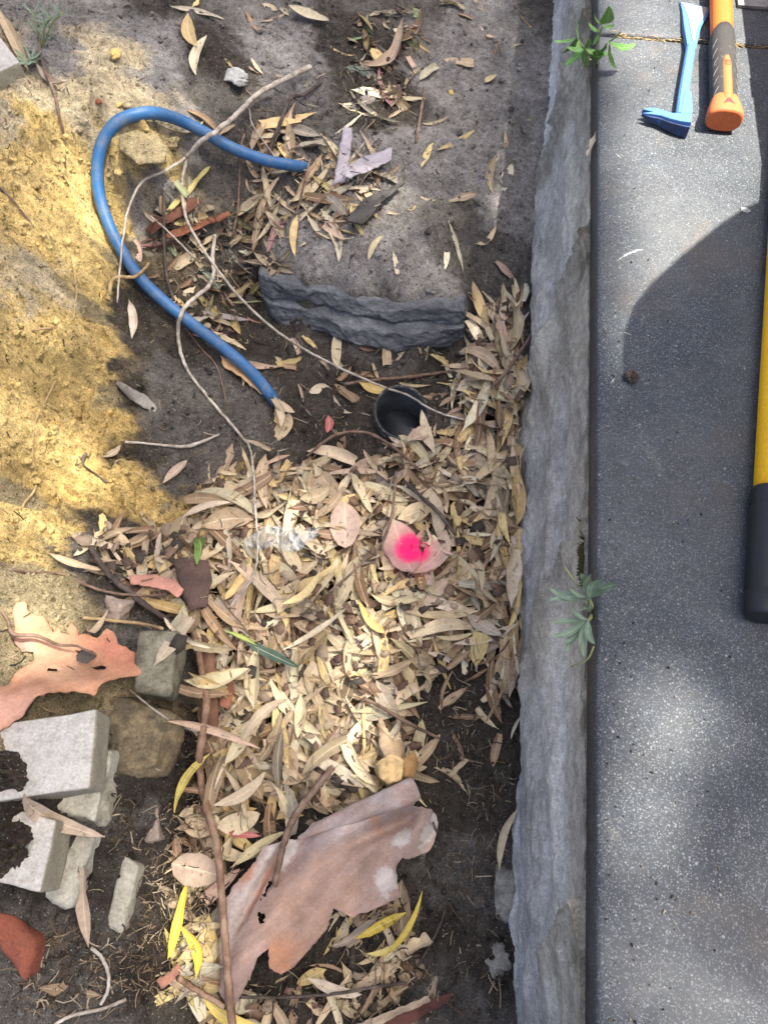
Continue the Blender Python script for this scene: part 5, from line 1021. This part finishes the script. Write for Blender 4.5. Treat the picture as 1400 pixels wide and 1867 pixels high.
def hammer():
    A = U(1318, 190, .021); B = U(1313, -10, .024); d = B - A; d[2] = 0; d /= np.linalg.norm(d); s = np.array([d[1], -d[0], 0]); k = np.array([0, 0, 1.])
    th = thing('hammer', 'long handled hammer with an orange shaft, black rubber grip and flared orange butt', 'hammer', (A[0], A[1], 0))
    def sec(y, rx, rz, zc, n=28, p=2.3):
        c = A + d * y; c[2] = zc; out = []
        for i in range(n):
            a = 2 * math.pi * i / n; ca, sa = math.cos(a), math.sin(a)
            out.append(c + s * (math.copysign(abs(ca) ** (2 / p), ca) * rx) + k * (math.copysign(abs(sa) ** (2 / p), sa) * rz))
        return out
    LG = float(np.linalg.norm(U(1311, 55, .024)[:2] - A[:2]))
    v, f = loft([sec(y, rx, rz, zc) for y, rx, rz, zc in ((LG - .06, .0185, .0148, .0230), (LG, .0188, .0150, .0234), (LG + .05, .0188, .0152, .0240), (LG + .15, .0185, .015, .026), (LG + .45, .0185, .015, .034))]); build('shaft', v, f, M['orange'], th)
    # grip: sleeve with a pointed front edge
    n = 28; rows = []
    for j in range(19):
        t = j / 18; amp = max(0, (j - 12) / 6) * .026; rr = 1 - .03 * max(0, (j - 16) / 2); base = sec(0, (.0218 + .0004 * math.sin(t * 30)) * rr, .0178 * rr, .0226, n); row = []
        for i in range(n):
            a = 2 * math.pi * i / n; row.append(base[i] + d * (-.008 + (LG + .008 - .026) * t + max(0, math.sin(a)) ** 1.5 * amp))
        rows.append(row)
    v, f = loft(rows); grip = build('grip', v, f, M['black_rubber'], th)
    for j in range(6):                         # slanted slots on both flanks
        for sg in (-1, 1):
            y = .012 + j * .0245; q = []
            for t in np.linspace(0, 1, 6):
                a = math.pi / 2 - sg * (.62 + .55 * t); c = sec(y - .020 * t + .008, .0221, .0181, .0222, 4)[0]; cc = A + d * (y - .020 * t + .008); cc[2] = .0226
                ca, sa = math.cos(a), math.sin(a); q.append(cc + s * (math.copysign(abs(ca) ** (2 / 2.3), ca) * .0218) + k * (math.copysign(abs(sa) ** (2 / 2.3), sa) * .0179))
            v, f = tube(q, [.0003, .0008, .0008, .0003], 6); build('grip_slot', v, f, M['groove'], grip)
    # orange inlay strip along the top of the grip, with a small worn maker's mark
    def strip(y0, y1, w0, w1, zt_, mat, name, tip=False):
        V = []; m = 10
        for j in range(m + 1):
            t = j / m; y = y0 + (y1 - y0) * t; w = w0 + (w1 - w0) * t
            if tip and t > .85: w *= 1 - .55 * (t - .85) / .15
            for q in (-1, -.9, .9, 1):
                c = A + d * y + s * (q * w); V.append((c[0], c[1], zt_ - (.0018 if abs(q) == 1 else 0)))
        F = [(j * 4 + i, j * 4 + i + 1, (j + 1) * 4 + i + 1, (j + 1) * 4 + i) for j in range(m) for i in range(3)]
        return build(name, V, F, mat, th)
    inlay = strip(-.01, .096, .0072, .0068, .0413, M['orange_matt'], 'inlay_strip', True)
    def mark(pts, w, z=.0416):
        for (a0, b0), (a1, b1) in zip(pts[:-1], pts[1:]):
            p0 = A + d * b0 + s * a0; p1 = A + d * b1 + s * a1; p0[2] = p1[2] = z; yield tube([p0, p1], w, 4)
    mb = MB()
    for ln in ([(-.0042, .071), (.0042, .071), (.0042, .082), (-.0042, .082), (-.0042, .071)], [(-.0025, .073), (-.0025, .080), (.0018, .080)], [(-.0025, .0765), (.0010, .0765)], [(.0, .073), (.0022, .0765)]):
        for v, f in mark(ln, .00035): mb.add(v, f)
    mb.build('maker_mark', M['red_hole'], inlay)
    # flared butt
    BT = ((.006, .0205, .0172, .0225), (-.006, .0232, .0182, .0226), (-.018, .0262, .0192, .0230), (-.028, .0282, .0200, .0232), (-.037, .0288, .0204, .0230), (-.0405, .0284, .0200, .0228), (-.0425, .0268, .0186, .0226), (-.0430, .0240, .0160, .0224))
    v, f = loft([sec(y, rx, rz, zc, 28, 2.6) for y, rx, rz, zc in BT]); butt = build('butt_cap', v, f, M['orange_matt'], th)
    w = [A + d * y + s * x for x, y in ((-.0105, -.029), (.0105, -.029), (.002, -.013), (-.002, -.013))]
    v, f = prism([tuple(p[:2]) for p in w], lambda x, y: .036, lambda x, y: .0425 + .0003, .0006); build('lanyard_hole', v, f, M['red_hole'], butt, smooth_=False)
    # head, beyond the top of the view
    c = A + d * (LG + .47); v, f = loft([[(c + s * x + k * 0)[0:2].tolist() + [z] for x, z in ((sx * 1., .001), (sx * 1., .07))][0:1] * 0 or [tuple((c + s * sx + d * r_ * math.cos(a))[:2]) + (.034 + r_ * math.sin(a),) for a in np.linspace(0, 6.283, 20, endpoint=False)] for sx, r_ in ((-.075, .026), (-.068, .032), (-.03, .032), (-.026, .027), (.026, .027), (.03, .032), (.068, .032), (.075, .026))])
    build('head', v, f, M['black_plastic'], th)
hammer()
def yellow_tool():
    z = .0215; e = U(1390, 1126, z); g = U(1400.5, 893, z); far_ = U(1424, 410, .020)
    d = far_ - e; d[2] = 0; d /= np.linalg.norm(d); th = thing('tool_handle', 'yellow tool handle with a ribbed black end grip along the right side of the slab', 'tool', (e[0], e[1], 0))
    LGR = float(np.linalg.norm(g[:2] - e[:2])); LB = float(np.linalg.norm(far_[:2] - e[:2]))
    def at(y, zz=.0215): p = e + d * y; p[2] = zz; return p
    pr = [(-.0005, .0135), (0, .0175), (.002, .0200), (.006, .0212), (.030, .0213), (.0305, .0208), (.0325, .0208), (.033, .0213), (LGR * .83, .0216), (LGR * .835, .0211), (LGR * .85, .0211), (LGR * .855, .0218), (LGR - .006, .0218), (LGR - .001, .0212), (LGR, .0195)]
    rings = []
    for y, r_ in pr:
        V, _ = tube([at(y - .001), at(y + .001)], r_, 28, False); rings.append(V[:28])
    v, f = loft(rings); build('end_grip', v, f, M['black_plastic'], th)
    v, f = tube([at(LGR - .004), at(LB)], .0182, 28); build('shaft', v, f, M['yellow'], th)
    v, f = tube([at(LB), at(LB + .012)], .0170, 24); build('collar', v, f, M['black_plastic'], th)
    v, f = tube([at(LB + .012), at(LB + .55)], .0182, 24); build('shaft', v, f, M['yellow'], th)
    c = at(LB + .56); v, f = boxv(c[0] - .09, c[0] + .09, c[1], c[1] + .25, .001, .006); build('blade', v, f, M['steel'], th, smooth_=False)
yellow_tool()

# ------------------------------------------------------------------ weeds
def plant(name, label, base, leaves, mat, kind, stems=()):
    th = thing(name, label, 'weed', tuple(base))
    for i, (b, t, ln, kd) in enumerate(leaves):
        b = np.array(b); t = np.array(t); t = b + (t - b) * (1.45 if mat == 'green' else 1.15); L = float(np.linalg.norm(t - b)); V, F, UV, _ = leaf_shape(900 + i * 3 + int(L * 1e4), kd, True)
        dv = Vector(t - b); yaw = math.atan2(dv.y, dv.x); pit = math.atan2(dv.z, math.hypot(dv.x, dv.y))
        m = Matrix.Translation(Vector((b + t) / 2)) @ Matrix.Rotation(yaw, 4, 'Z') @ Matrix.Rotation(-pit, 4, 'Y') @ Matrix.Rotation(random.uniform(-.4, .4), 4, 'X') @ Matrix.Scale(L, 4)
        p = (np.array(m.to_3x3()) @ V.T).T + np.array(m.translation); build('leaf', p, F, M[mat], th, uv=UV)
    for q, r_ in stems:
        v, f = tube(crom(q, 5), r_, 6); build('stem', v, f, M['stem'], th)
    return th
M['stem'] = simple('green_stem', [(.16, .2, .07, 1), (.3, .3, .13, 1)], 60, .7, .3)
def W3(px, py, lift):                      # a point in front of the wall top, by its height over the slab edge
    return U(px, py, lift)
def seedling():
    b = W3(1086, 128, -.03); k1 = W3(1086, 92, .045); k2 = W3(1106, 80, .05); k3 = W3(1066, 92, .04); k4 = W3(1096, 50, .09); k5 = W3(1053, 72, .03)
    lv = []
    def fan(c, tips, kd='sprig'):
        for p in tips: lv.append((c, W3(*p), 0, kd))
    fan(k3, [(1040, 112, .02), (1066, 116, .01), (1042, 90, .05), (1094, 98, .03), (1072, 78, .06)], 'sprig')
    fan(k5, [(1020, 76, .025), (1052, 48, .05), (1034, 92, .0), (1058, 96, .02)], 'sprig')
    fan(k2, [(1116, 112, .02), (1142, 84, .045), (1124, 66, .07), (1096, 96, .03)], 'sprig')
    fan(k4, [(1085, 34, .10), (1107, 28, .12), (1112, 48, .09)], 'broad'); fan(W3(1092, 60, .08), [(1078, 48, .085), (1084, 76, .07)], 'broad')
    lv.append((W3(1084, 116, .0), W3(1088, 100, .03), 0, 'broad'))
    st = [([b, W3(1088, 110, .01), k1, k4], .0016), ([b, W3(1082, 112, .01), k3], .0014), ([W3(1088, 108, .01), k2], .0013), ([W3(1080, 108, .01), k5], .0013)]
    plant('seedling', 'bright green toothed seedling growing from the slab edge near the pry bar', b, lv, 'green', 'broad', st)
seedling()
def sage():
    b = W3(1078, 1118, -.035); c1 = W3(1072, 1090, .012); c2 = W3(1070, 1132, .012); lv = []
    for p in ((1008, 1078, .0), (1010, 1092, .0), (1060, 1048, .045), (1072, 1050, .05), (1092, 1056, .06), (1120, 1066, .05), (1040, 1076, .02), (1098, 1078, .04)): lv.append((c1, W3(*p), 0, 'sage'))
    for p in ((1014, 1134, .0), (1014, 1160, .0), (1034, 1170, .0), (1034, 1182, -.005), (1056, 1174, .015), (1062, 1190, .01), (1080, 1172, .03), (1044, 1112, .02)): lv.append((c2, W3(*p), 0, 'sage'))
    for p in ((1056, 1100, .03), (1060, 1112, .035), (1072, 1108, .045), (1064, 1096, .04)): lv.append((W3(1074, 1112, .01), W3(*p), 0, 'narrow'))
    st = [([b, W3(1078, 1104, .0), c1], .0022), ([b, W3(1076, 1126, .0), c2], .0022), ([W3(1056, 1072, .02), W3(1040, 1050, .02), W3(1029, 1034, .018)], .0012), ([W3(1082, 1178, .012), W3(1070, 1202, .004), W3(1040, 1216, -.02)], .0011)]
    plant('weed', 'grey green rosette weed growing from the slab edge beside the yellow tool handle', b, lv, 'sage', 'gum', st)
sage()
def weed2():
    g = G(78, 88); lv = []; st = []
    for tip, nb in (((92, 30), 9), ((116, 22), 9), ((62, 20), 6)):
        t = U(tip[0], tip[1], -.05); q = [g, (g + t) / 2 + (0, 0, .008), t]; st.append((q, .0016)); cc = crom(q, 8)
        for i in range(nb * 2):
            p = cc[min(len(cc) - 1, 3 + int(i / (nb * 2) * (len(cc) - 3)))]; a = i * 2.4; ln = random.uniform(.016, .028); lv.append((p, p + np.array([math.cos(a) * ln, math.sin(a) * ln + .006, .010]), 0, 'narrow'))
    for i in range(9):
        p = G(58, 112, .004); a = i * .7; lv.append((p, p + np.array([math.cos(a) * .03, math.sin(a) * .03, .012]), 0, 'gum'))
    plant('weed', 'narrow leaved grey green weed at the top of the yellow bank', g, lv, 'sage', 'narrow', st)
weed2()
# little things on the slab and wall
def seed_ball():
    c = U(1151, 686, .006); bm = bmesh.new(); bmesh.ops.create_icosphere(bm, subdivisions=4, radius=.0085); rg = random.Random(4)
    p = np.array([v_.co[:] for v_ in bm.verts])
    for i, v_ in enumerate(bm.verts): v_.index = i
    F = [[v_.index for v_ in f_.verts] for f_ in bm.faces]; bm.free()
    p = p * (1 + RNG.uniform(-.28, .28, len(p)))[:, None] * np.array([1.15, .9, .75]) + c
    tag(build('moss_tuft', p, F, M['twig_dark'], smooth_=False), 'small dark clump of dried moss on the slab in the shadow', 'moss')
seed_ball()
def moss():
    mb = MB(); rg = random.Random(9)
    for _ in range(260):
        px, py = rg.gauss(1074, 5), rg.gauss(1000, 18); y, z = WP(px, py, .212); z = max(-.12, min(-.048, z)); x = wallx(y, z); p = np.array([x + .001, y, z]); dv = np.array([-rg.uniform(.003, .009), rg.uniform(-.005, .005), rg.uniform(-.002, .006)])
        v, f = tube([p, p + dv], [.0014, .0004], 4, True); mb.add(v, f)
    o = mb.build('moss_cushion', simple('olive_moss', [(.03, .035, .012, 1), (.09, .08, .025, 1)], 90)); tag(o, 'olive moss growing between the wall and the slab edge', 'moss', kind='stuff')
moss()
def joint_straw():
    mb = MB(); rg = random.Random(8)
    for _ in range(130):
        x = rg.uniform(.24, .56); y = 1.371 + rg.uniform(-.004, .004); a = rg.gauss(0, .5); L = rg.uniform(.006, .026); z = rg.uniform(-.012, .001)
        p = np.array([x, y, z]); q = p + np.array([math.cos(a) * L, math.sin(a) * L * .3, rg.uniform(-.002, .003)])
        v, f = tube([p, (p + q) / 2 + (0, .001, .001), q], .0007, 4); mb.add(v, f)
    tag(mb.build('straw_litter', M['root']), 'dry straw and needles caught in the slab joint', 'litter', kind='stuff')
joint_straw()

M['scrape'] = simple('pale_scrape', [(.16, .16, .155, 1), (.36, .36, .35, 1), (.5, .5, .48, 1)], 160, .9, .4, 300)
def scrape(pts, w, seed):
    p = crom([U(*q, .0) for q in pts], 12); rg = np.random.default_rng(seed); V = []; n = len(p)
    for i in range(n):
        k = math.sin(math.pi * min(1, (i + .3) / (n - .4))) * w; t_ = p[min(n - 1, i + 1)] - p[max(0, i - 1)]; s_ = np.array([t_[1], -t_[0], 0]); s_ /= np.linalg.norm(s_)
        a, b = rg.uniform(.2, 1.3, 2); V += [p[i] + s_ * k * a + (0, 0, .0012), p[i] - s_ * k * b + (0, 0, .0012)]
    o = build('scrape_mark', V, [(2 * i, 2 * i + 1, 2 * i + 3, 2 * i + 2) for i in range(n - 1)], M['scrape'], path); return o
scrape([(1122, 478), (1140, 466), (1160, 458), (1172, 455)], .0022, 1); scrape([(1136, 606), (1150, 612)], .0012, 2); scrape([(1112, 700), (1120, 690)], .0014, 3); scrape([(1350, 378), (1358, 384), (1368, 386)], .006, 4); scrape([(1120, 280), (1132, 290)], .0008, 5)
def grit():
    mb = MB(); rg = random.Random(31)
    for _ in range(420):
        px = 1100 + abs(rg.gauss(0, 1)) ** 1.3 * 110; py = rg.uniform(0, 1867)
        if px > 1340: continue
        c = U(px, py, 0); r_ = rg.choice((.0003, .0004, .0005, .0007, .0011)); v, f = tube([c + (0, 0, .0012), c + (rg.gauss(0, 1.5) * r_, rg.gauss(0, 1.5) * r_, .0014 + r_)], [r_, r_ * .6], 5, True, .3, rg.randrange(99)); mb.add(v, f, np.array([*rg.choice([(.05, .04, .03), (.16, .12, .08), (.3, .25, .17), (.02, .018, .015)]), 1]))
    t = NT('slab_grit'); m = t.fin(t.n('VertexColor', layer_name='Col').outputs[0], .95, None, .1)
    tag(mb.build('slab_grit', m, keep=True, smooth_=False), 'fine grit and soil crumbs scattered on the slab beside its edge', 'grit', kind='stuff')
grit()

# ------------------------------------------------------------------ loose crumbs, straw and fine roots on the soil
def crumbs():
    mb = MB(); rg = random.Random(5)
    ico = bmesh.new(); bmesh.ops.create_icosphere(ico, subdivisions=1, radius=1); iv = np.array([v_.co[:] for v_ in ico.verts])
    for i, v_ in enumerate(ico.verts): v_.index = i
    ifc = [tuple(v_.index for v_ in f_.verts) for f_ in ico.faces]; ico.free()
    for k in range(9000):
        px, py = rg.uniform(0, 960), rg.uniform(0, 1867)
        x, y, _ = (U(px, py, -.3 if px > 330 else -.2)); z = float(height(x, y, Z1))
        if math.hypot(x - pc[0], y - pc[1]) < .06: continue
        i = int(np.clip(np.searchsorted(gx, x), 0, len(gx) - 1)); j = int(np.clip(np.searchsorted(gy, y), 0, len(gy) - 1)); c = CC[j, i] * rg.choice((.45, .7, .9, 1.1, 1.35))
        r_ = abs(rg.gauss(0, 1)) ** 1.8 * .0011 + .0009
        if r_ > .009: r_ = .004
        jit = 1 + .3 * RNG.uniform(-1, 1, len(iv)); mb.add(iv * jit[:, None] * r_ * np.array([1, 1, .75]) + (x, y, z + r_ * .35), ifc, np.array([*c, 1]))
    tag(mb.build('soil_crumbs', M['soil'], keep=True, smooth_=False), 'loose crumbs of sand and soil strewn over the trench and bank', 'soil', kind='stuff')
crumbs()
def bank_clods():
    mb = MB(); rg = random.Random(15); ico = bmesh.new(); bmesh.ops.create_icosphere(ico, subdivisions=2, radius=1); iv = np.array([v_.co[:] for v_ in ico.verts])
    for i, v_ in enumerate(ico.verts): v_.index = i
    ifc = [tuple(v_.index for v_ in f_.verts) for f_ in ico.faces]; ico.free(); n = 0
    for _ in range(6000):
        px, py = rg.uniform(0, 330), rg.uniform(130, 1120); g = G(px, py, arr=Z1); i = int(np.clip(np.searchsorted(gx, g[0]), 0, len(gx) - 1)); j = int(np.clip(np.searchsorted(gy, g[1]), 0, len(gy) - 1))
        if yel[j, i] < .35 or SK[j, i] or rg.random() < .45: continue
        r_ = min(.009, .0015 + abs(rg.gauss(0, 1)) ** 2 * .0012); p = iv.copy(); sd = rg.randrange(9999)
        p *= (1 + .55 * fbm(p[:, 0] + p[:, 2], p[:, 1] - p[:, 2], 1.6, sd, 3, .6))[:, None]; p = p * r_ * np.array([rg.uniform(.8, 1.3), rg.uniform(.8, 1.3), .6]) + g + (0, 0, r_ * .1)
        mb.add(p, ifc, np.array([*(CC[j, i] * rg.uniform(.85, 1.12)), 1])); n += 1
        if n > 750: break
    tag(mb.build('sand_lumps', M['soil'], keep=True), 'loose lumps of yellow sand on the face of the bank', 'sand', kind='stuff')
bank_clods()
def straws():
    mb = MB(); rg = random.Random(6); cols = [(.07, .05, .035), (.16, .11, .07), (.3, .23, .14), (.42, .35, .24), (.045, .035, .028)]
    zones = [([(0, 0), (960, 0), (960, 1867), (0, 1867)], 1500, .03), (R2B, 260, .05), (R6, 160, .045), (R1, 240, .05), (R5, 160, .05), ([(200, 1420), (400, 1420), (330, 1867), (0, 1867), (0, 1700), (200, 1700)], 900, .03), ([(780, 1250), (950, 1250), (950, 1867), (780, 1867)], 260, .04), (R3B, 120, .05), ([(440, 160), (760, 100), (720, 420), (450, 400)], 300, .05)]
    for poly, n, Lm in zones:
        for _ in range(n):
            g = G(*sample(poly), arr=HM) if n < 500 else None
            if g is None:
                px, py = sample(poly); g = U(px, py, -.3 if px > 330 else -.2); g[2] = height(g[0], g[1], HM)
            if g[0] > XE - .03 or math.hypot(g[0] - pc[0], g[1] - pc[1]) < .07: continue
            if SK[int(np.clip(np.searchsorted(gy, g[1]), 0, len(gy) - 1)), int(np.clip(np.searchsorted(gx, g[0]), 0, len(gx) - 1))]: continue
            a = rg.uniform(0, 6.28); L = rg.uniform(.006, Lm) * rg.uniform(.4, 1); c = rg.choice(cols if poly is not R1 else cols[1:4]); r_ = rg.choice((.0004, .0005, .0007, .0011)); pts = []
            bend = rg.gauss(0, .4)
            for t in (0, .33, .66, 1):
                aa = a + bend * t; x, y = g[0] + math.cos(aa) * L * t, g[1] + math.sin(aa) * L * t; z = float(height(x, y, HM)); pts.append((x, y, min(z, g[2] + .012) + r_ + .0008 + rg.uniform(0, .0015)))
            v, f = tube(pts, r_, 3, False); mb.add(v, f, np.array([*c, 1]))
    t = NT('plant_debris'); at = t.n('VertexColor', layer_name='Col').outputs[0]
    m = t.fin(at, .9, None, .2)
    tag(mb.build('twig_litter', m, keep=True), 'fine straw, rootlets and broken twiglets strewn over the trench', 'litter', kind='stuff')
straws()
def rootlets():
    mb = MB(); rg = random.Random(12)
    for _ in range(700):
        px, py = rg.choice([(rg.gauss(240, 50), rg.gauss(1500, 60)), (rg.gauss(300, 35), rg.gauss(1690, 80)), (rg.gauss(60, 60), rg.gauss(1540, 25)), (rg.gauss(330, 15), rg.gauss(1360, 60)), (rg.gauss(120, 90), rg.gauss(1720, 40))])
        g = G(px, py, .001); a = rg.uniform(0, 6.28); p = g; pts = [p]
        if SK[int(np.clip(np.searchsorted(gy, g[1]), 0, len(gy) - 1)), int(np.clip(np.searchsorted(gx, g[0]), 0, len(gx) - 1))]: continue
        for _s in range(6):
            a += rg.gauss(0, .8); p = p + np.array([math.cos(a), math.sin(a), 0]) * .006
            if SK[max(0, int(np.searchsorted(gy, p[1])) - 2):int(np.searchsorted(gy, p[1])) + 2, max(0, int(np.searchsorted(gx, p[0])) - 2):int(np.searchsorted(gx, p[0])) + 2].any(): break
            pts.append((p[0], p[1], max(float(height(p[0], p[1], HM)), p[2] - .01) + rg.uniform(.0005, .005)))
        if len(pts) < 3: continue
        v, f = tube(pts, rg.choice((.0003, .0004, .0006)), 3, False); c = rg.choice([(.04, .03, .02), (.05, .038, .026), (.08, .06, .04), (.16, .12, .07)]); mb.add(v, f, np.array([*c, 1]))
    tag(mb.build('fine_roots', bpy.data.materials['plant_debris'], keep=True), 'tangle of fine roots in the dark soil of the bank below the pavers', 'roots', kind='stuff')
rootlets()

# ------------------------------------------------------------------ unseen bag and box added to shade the slab, and the gum overhead
def shade_bag():  # unseen bag, put here to cast the rounded shadow
    cx, cy = .93, .715; th = thing('shade_bag', 'tall round green bag added out of view to cast the rounded slab shadow', 'bag', (cx, cy, .002)); n = 40; rows = []
    for z, r_ in ((.002, .30), (.02, .325), (.2, .335), (.45, .345), (.7, .338), (.9, .325), (.93, .315)):
        rows.append([(cx + (r_ + .012 * math.sin(a * 5 + z * 6)) * math.cos(a) * 1., cy + (r_ + .012 * math.sin(a * 5 + z * 6)) * 1.12 * math.sin(a), z) for a in np.linspace(0, 6.283, n, endpoint=False)])
    m = simple('green_woven_plastic', [(.02, .06, .03, 1), (.04, .10, .05, 1)], 40, .6, .3, 300); v, f = loft(rows); build('sack', v, f, m, th)
    lumps = [(cx + .26 * math.sqrt(random.random()) * math.cos(a), cy + .28 * math.sqrt(random.random()) * math.sin(a)) for a in np.linspace(0, 6.28, 60)]
    mb = MB()
    for x, y in lumps:
        V, F, UV = LV[random.randrange(20)]; mt = Matrix.Translation((x, y, .945)) @ Matrix.Rotation(random.uniform(0, 6), 4, 'Z') @ Matrix.Rotation(random.gauss(0, .4), 4, 'Y') @ Matrix.Scale(.12, 4)
        mb.add((np.array(mt.to_3x3()) @ V.T).T + np.array(mt.translation), F, np.array([*tan(), 1]), UV)
    mb.build('leaf_fill', M['leaf_litter'], th)['kind'] = 'stuff'
    for sg in (-1, 1):
        v, f = tube(crom([(cx - .12, cy + sg * .372, .80), (cx - .08, cy + sg * .40, .93), (cx + .08, cy + sg * .40, .93), (cx + .12, cy + sg * .372, .80)], 6), .010, 8); build('handle', v, f, M['black_rubber'], th)
shade_bag()
def shade_box():  # unseen box, put here for the straight shadow edge
    th = thing('shade_box', 'black plastic box added out of view to cast the straight slab shadow', 'shade_box', (.72, 1.42, .002))
    v, f = boxv(.585, .86, 1.09, 1.78, .002, .21); build('case', v, f, M['black_plastic'], th, smooth_=False); v, f = boxv(.578, .868, 1.083, 1.787, .2105, .255); build('lid', v, f, M['orange_matt'], th, smooth_=False)
    v, f = tube(crom([(.72, 1.30, .256), (.72, 1.32, .30), (.72, 1.54, .30), (.72, 1.56, .256)], 5), .010, 8); build('handle', v, f, M['black_plastic'], th)
    for y in (1.25, 1.6):
        v, f = boxv(.570, .577, y, y + .05, .17, .24); build('latch', v, f, M['steel'], th, smooth_=False)
shade_box()
def gum_tree():
    """a gum overhanging the trench: its crown throws the dappled shade"""
    rg = random.Random(77); base = np.array([4.6, -2.3, -.06])
    th = thing('gum_tree', 'tall gum tree overhanging the path from the near end of the path', 'tree', tuple(base))
    tr = crom([base, base + (-.05, .05, 3.), base + (-.2, .2, 6.), base + (-.4, .5, 8.4), base + (-.6, .9, 9.8)], 8); v, f = tube(tr, [.24, .2, .17, .13, .09], 14, lump=.03); build('trunk', v, f, M['twig_pale'], th)
    lit = [  # (photo px, py, radius px x, y, openness): where sun reaches the ground
(1235, 100, 260, 260, 1.), (1200, 330, 220, 220, 1.), (1150, -60, 280, 180, 1.), (1150, 520, 100, 160, 1.), (1110, 690, 50, 130, .85), (1190, 1270, 130, 85, .95), (1250, 1500, 240, 170, .26), (1250, 1760, 240, 180, .28), (670, 1040, 300, 200, .27), (620, 1280, 260, 150, .2), (335, 1690, 75, 120, .95), (740, 1670, 90, 90, .4), (60, 640, 260, 460, .15), (60, 980, 200, 260, .13), (350, 90, 420, 140, .14), (640, 330, 140, 100, .2), (760, 330, 150, 150, .09)]
    spots = []
    for px, py, rx, ry, o in lit:
        z = 0. if px > 1090 else (-.38 if px > 350 else -.18); c = U(px, py, z); ex = np.linalg.norm(U(px + rx, py, z) - c); ey = np.linalg.norm(U(px, py - ry, z) - c); spots.append((c[0] - z * 0, c[1], z, ex, ey, o))
    ts = np.array(TOSUN) / TOSUN.z
    N = 21000; V = []; F = []; cl = []
    for _ in range(520): cl.append((rg.uniform(-1.75, 1.35), rg.uniform(-.95, 2.75), rg.uniform(8.3, 10.8)))
    cnt = 0
    for _ in range(N):
        if rg.random() < .45: c = rg.choice(cl); x, y, hgt = rg.gauss(c[0], .09), rg.gauss(c[1], .09), rg.gauss(c[2], .12)
        else: x, y, hgt = rg.uniform(-1.75, 1.35), rg.uniform(-.95, 2.75), rg.uniform(8.2, 11.)
        op = 0.
        for sx, sy, sz, ex, ey, o in spots:
            # the ground point this leaf shades, at that spot's own height
            gx_ = x - ts[0] * (0 - sz) * -1 if False else x + ts[0] * sz; gy_ = y + ts[1] * sz
            if sz == 0 and gx_ < .245: continue
            u = math.hypot((gx_ - sx) / ex, (gy_ - sy) / ey)
            if u < 1.15: op = max(op, o * float(1 - smooth(.8, 1.15, u)) * (1. if sz == 0 else float(1 - smooth(-.06, .03, gx_))))
        if op > 0 and rg.random() > min(1., -math.log(max(op, .012)) / 4.4): continue
        p = np.array([x, y, 0]) + ts * hgt; L = rg.uniform(.10, .17); w = L * rg.uniform(.12, .18); a = rg.uniform(0, 6.28); pit = rg.gauss(0, .6); d = np.array([math.cos(a) * math.cos(pit), math.sin(a) * math.cos(pit), math.sin(pit)]); s = np.cross(d, [rg.gauss(0, .5), rg.gauss(0, .5), 1]); s /= np.linalg.norm(s) + 1e-9
        b = len(V); V += [p - d * L / 2, p - d * L * .1 + s * w, p - d * L * .1 - s * w, p + d * L * .25 + s * w * .7, p + d * L * .25 - s * w * .7, p + d * L / 2]; F += [(b, b + 1, b + 2), (b + 1, b + 3, b + 4, b + 2), (b + 3, b + 5, b + 4)]; cnt += 1
    m = NT('living_gum_leaf'); M['gum'] = m.fin(m.ramp(m.noise(3, 4, .6), [(.3, (.055, .085, .04, 1)), (.7, (.10, .14, .07, 1))]), .5, None, .35)
    cr = build('crown', V, F, M['gum'], th); cr['kind'] = 'stuff'
    top = tr[-1]
    for k in range(9):
        e = np.array([rg.uniform(-1.3, -.1), rg.uniform(-.6, 2.4), 0] if k < 6 else [rg.uniform(.4, 1.1), rg.uniform(-.6, .1), 0]) + ts * rg.uniform(9., 10.4); st = tr[-1 - rg.randrange(0, 9)]; q = crom([st, st * .6 + e * .4 + (0, 0, .25), st * .25 + e * .75 + (0, 0, .2), e], 5); v, f = tube(q, [.035, .024, .016, .006], 7); build('limb', v, f, M['twig_pale'], th)
gum_tree()
for o in bpy.data.objects:
    if '_org' in o: del o['_org']
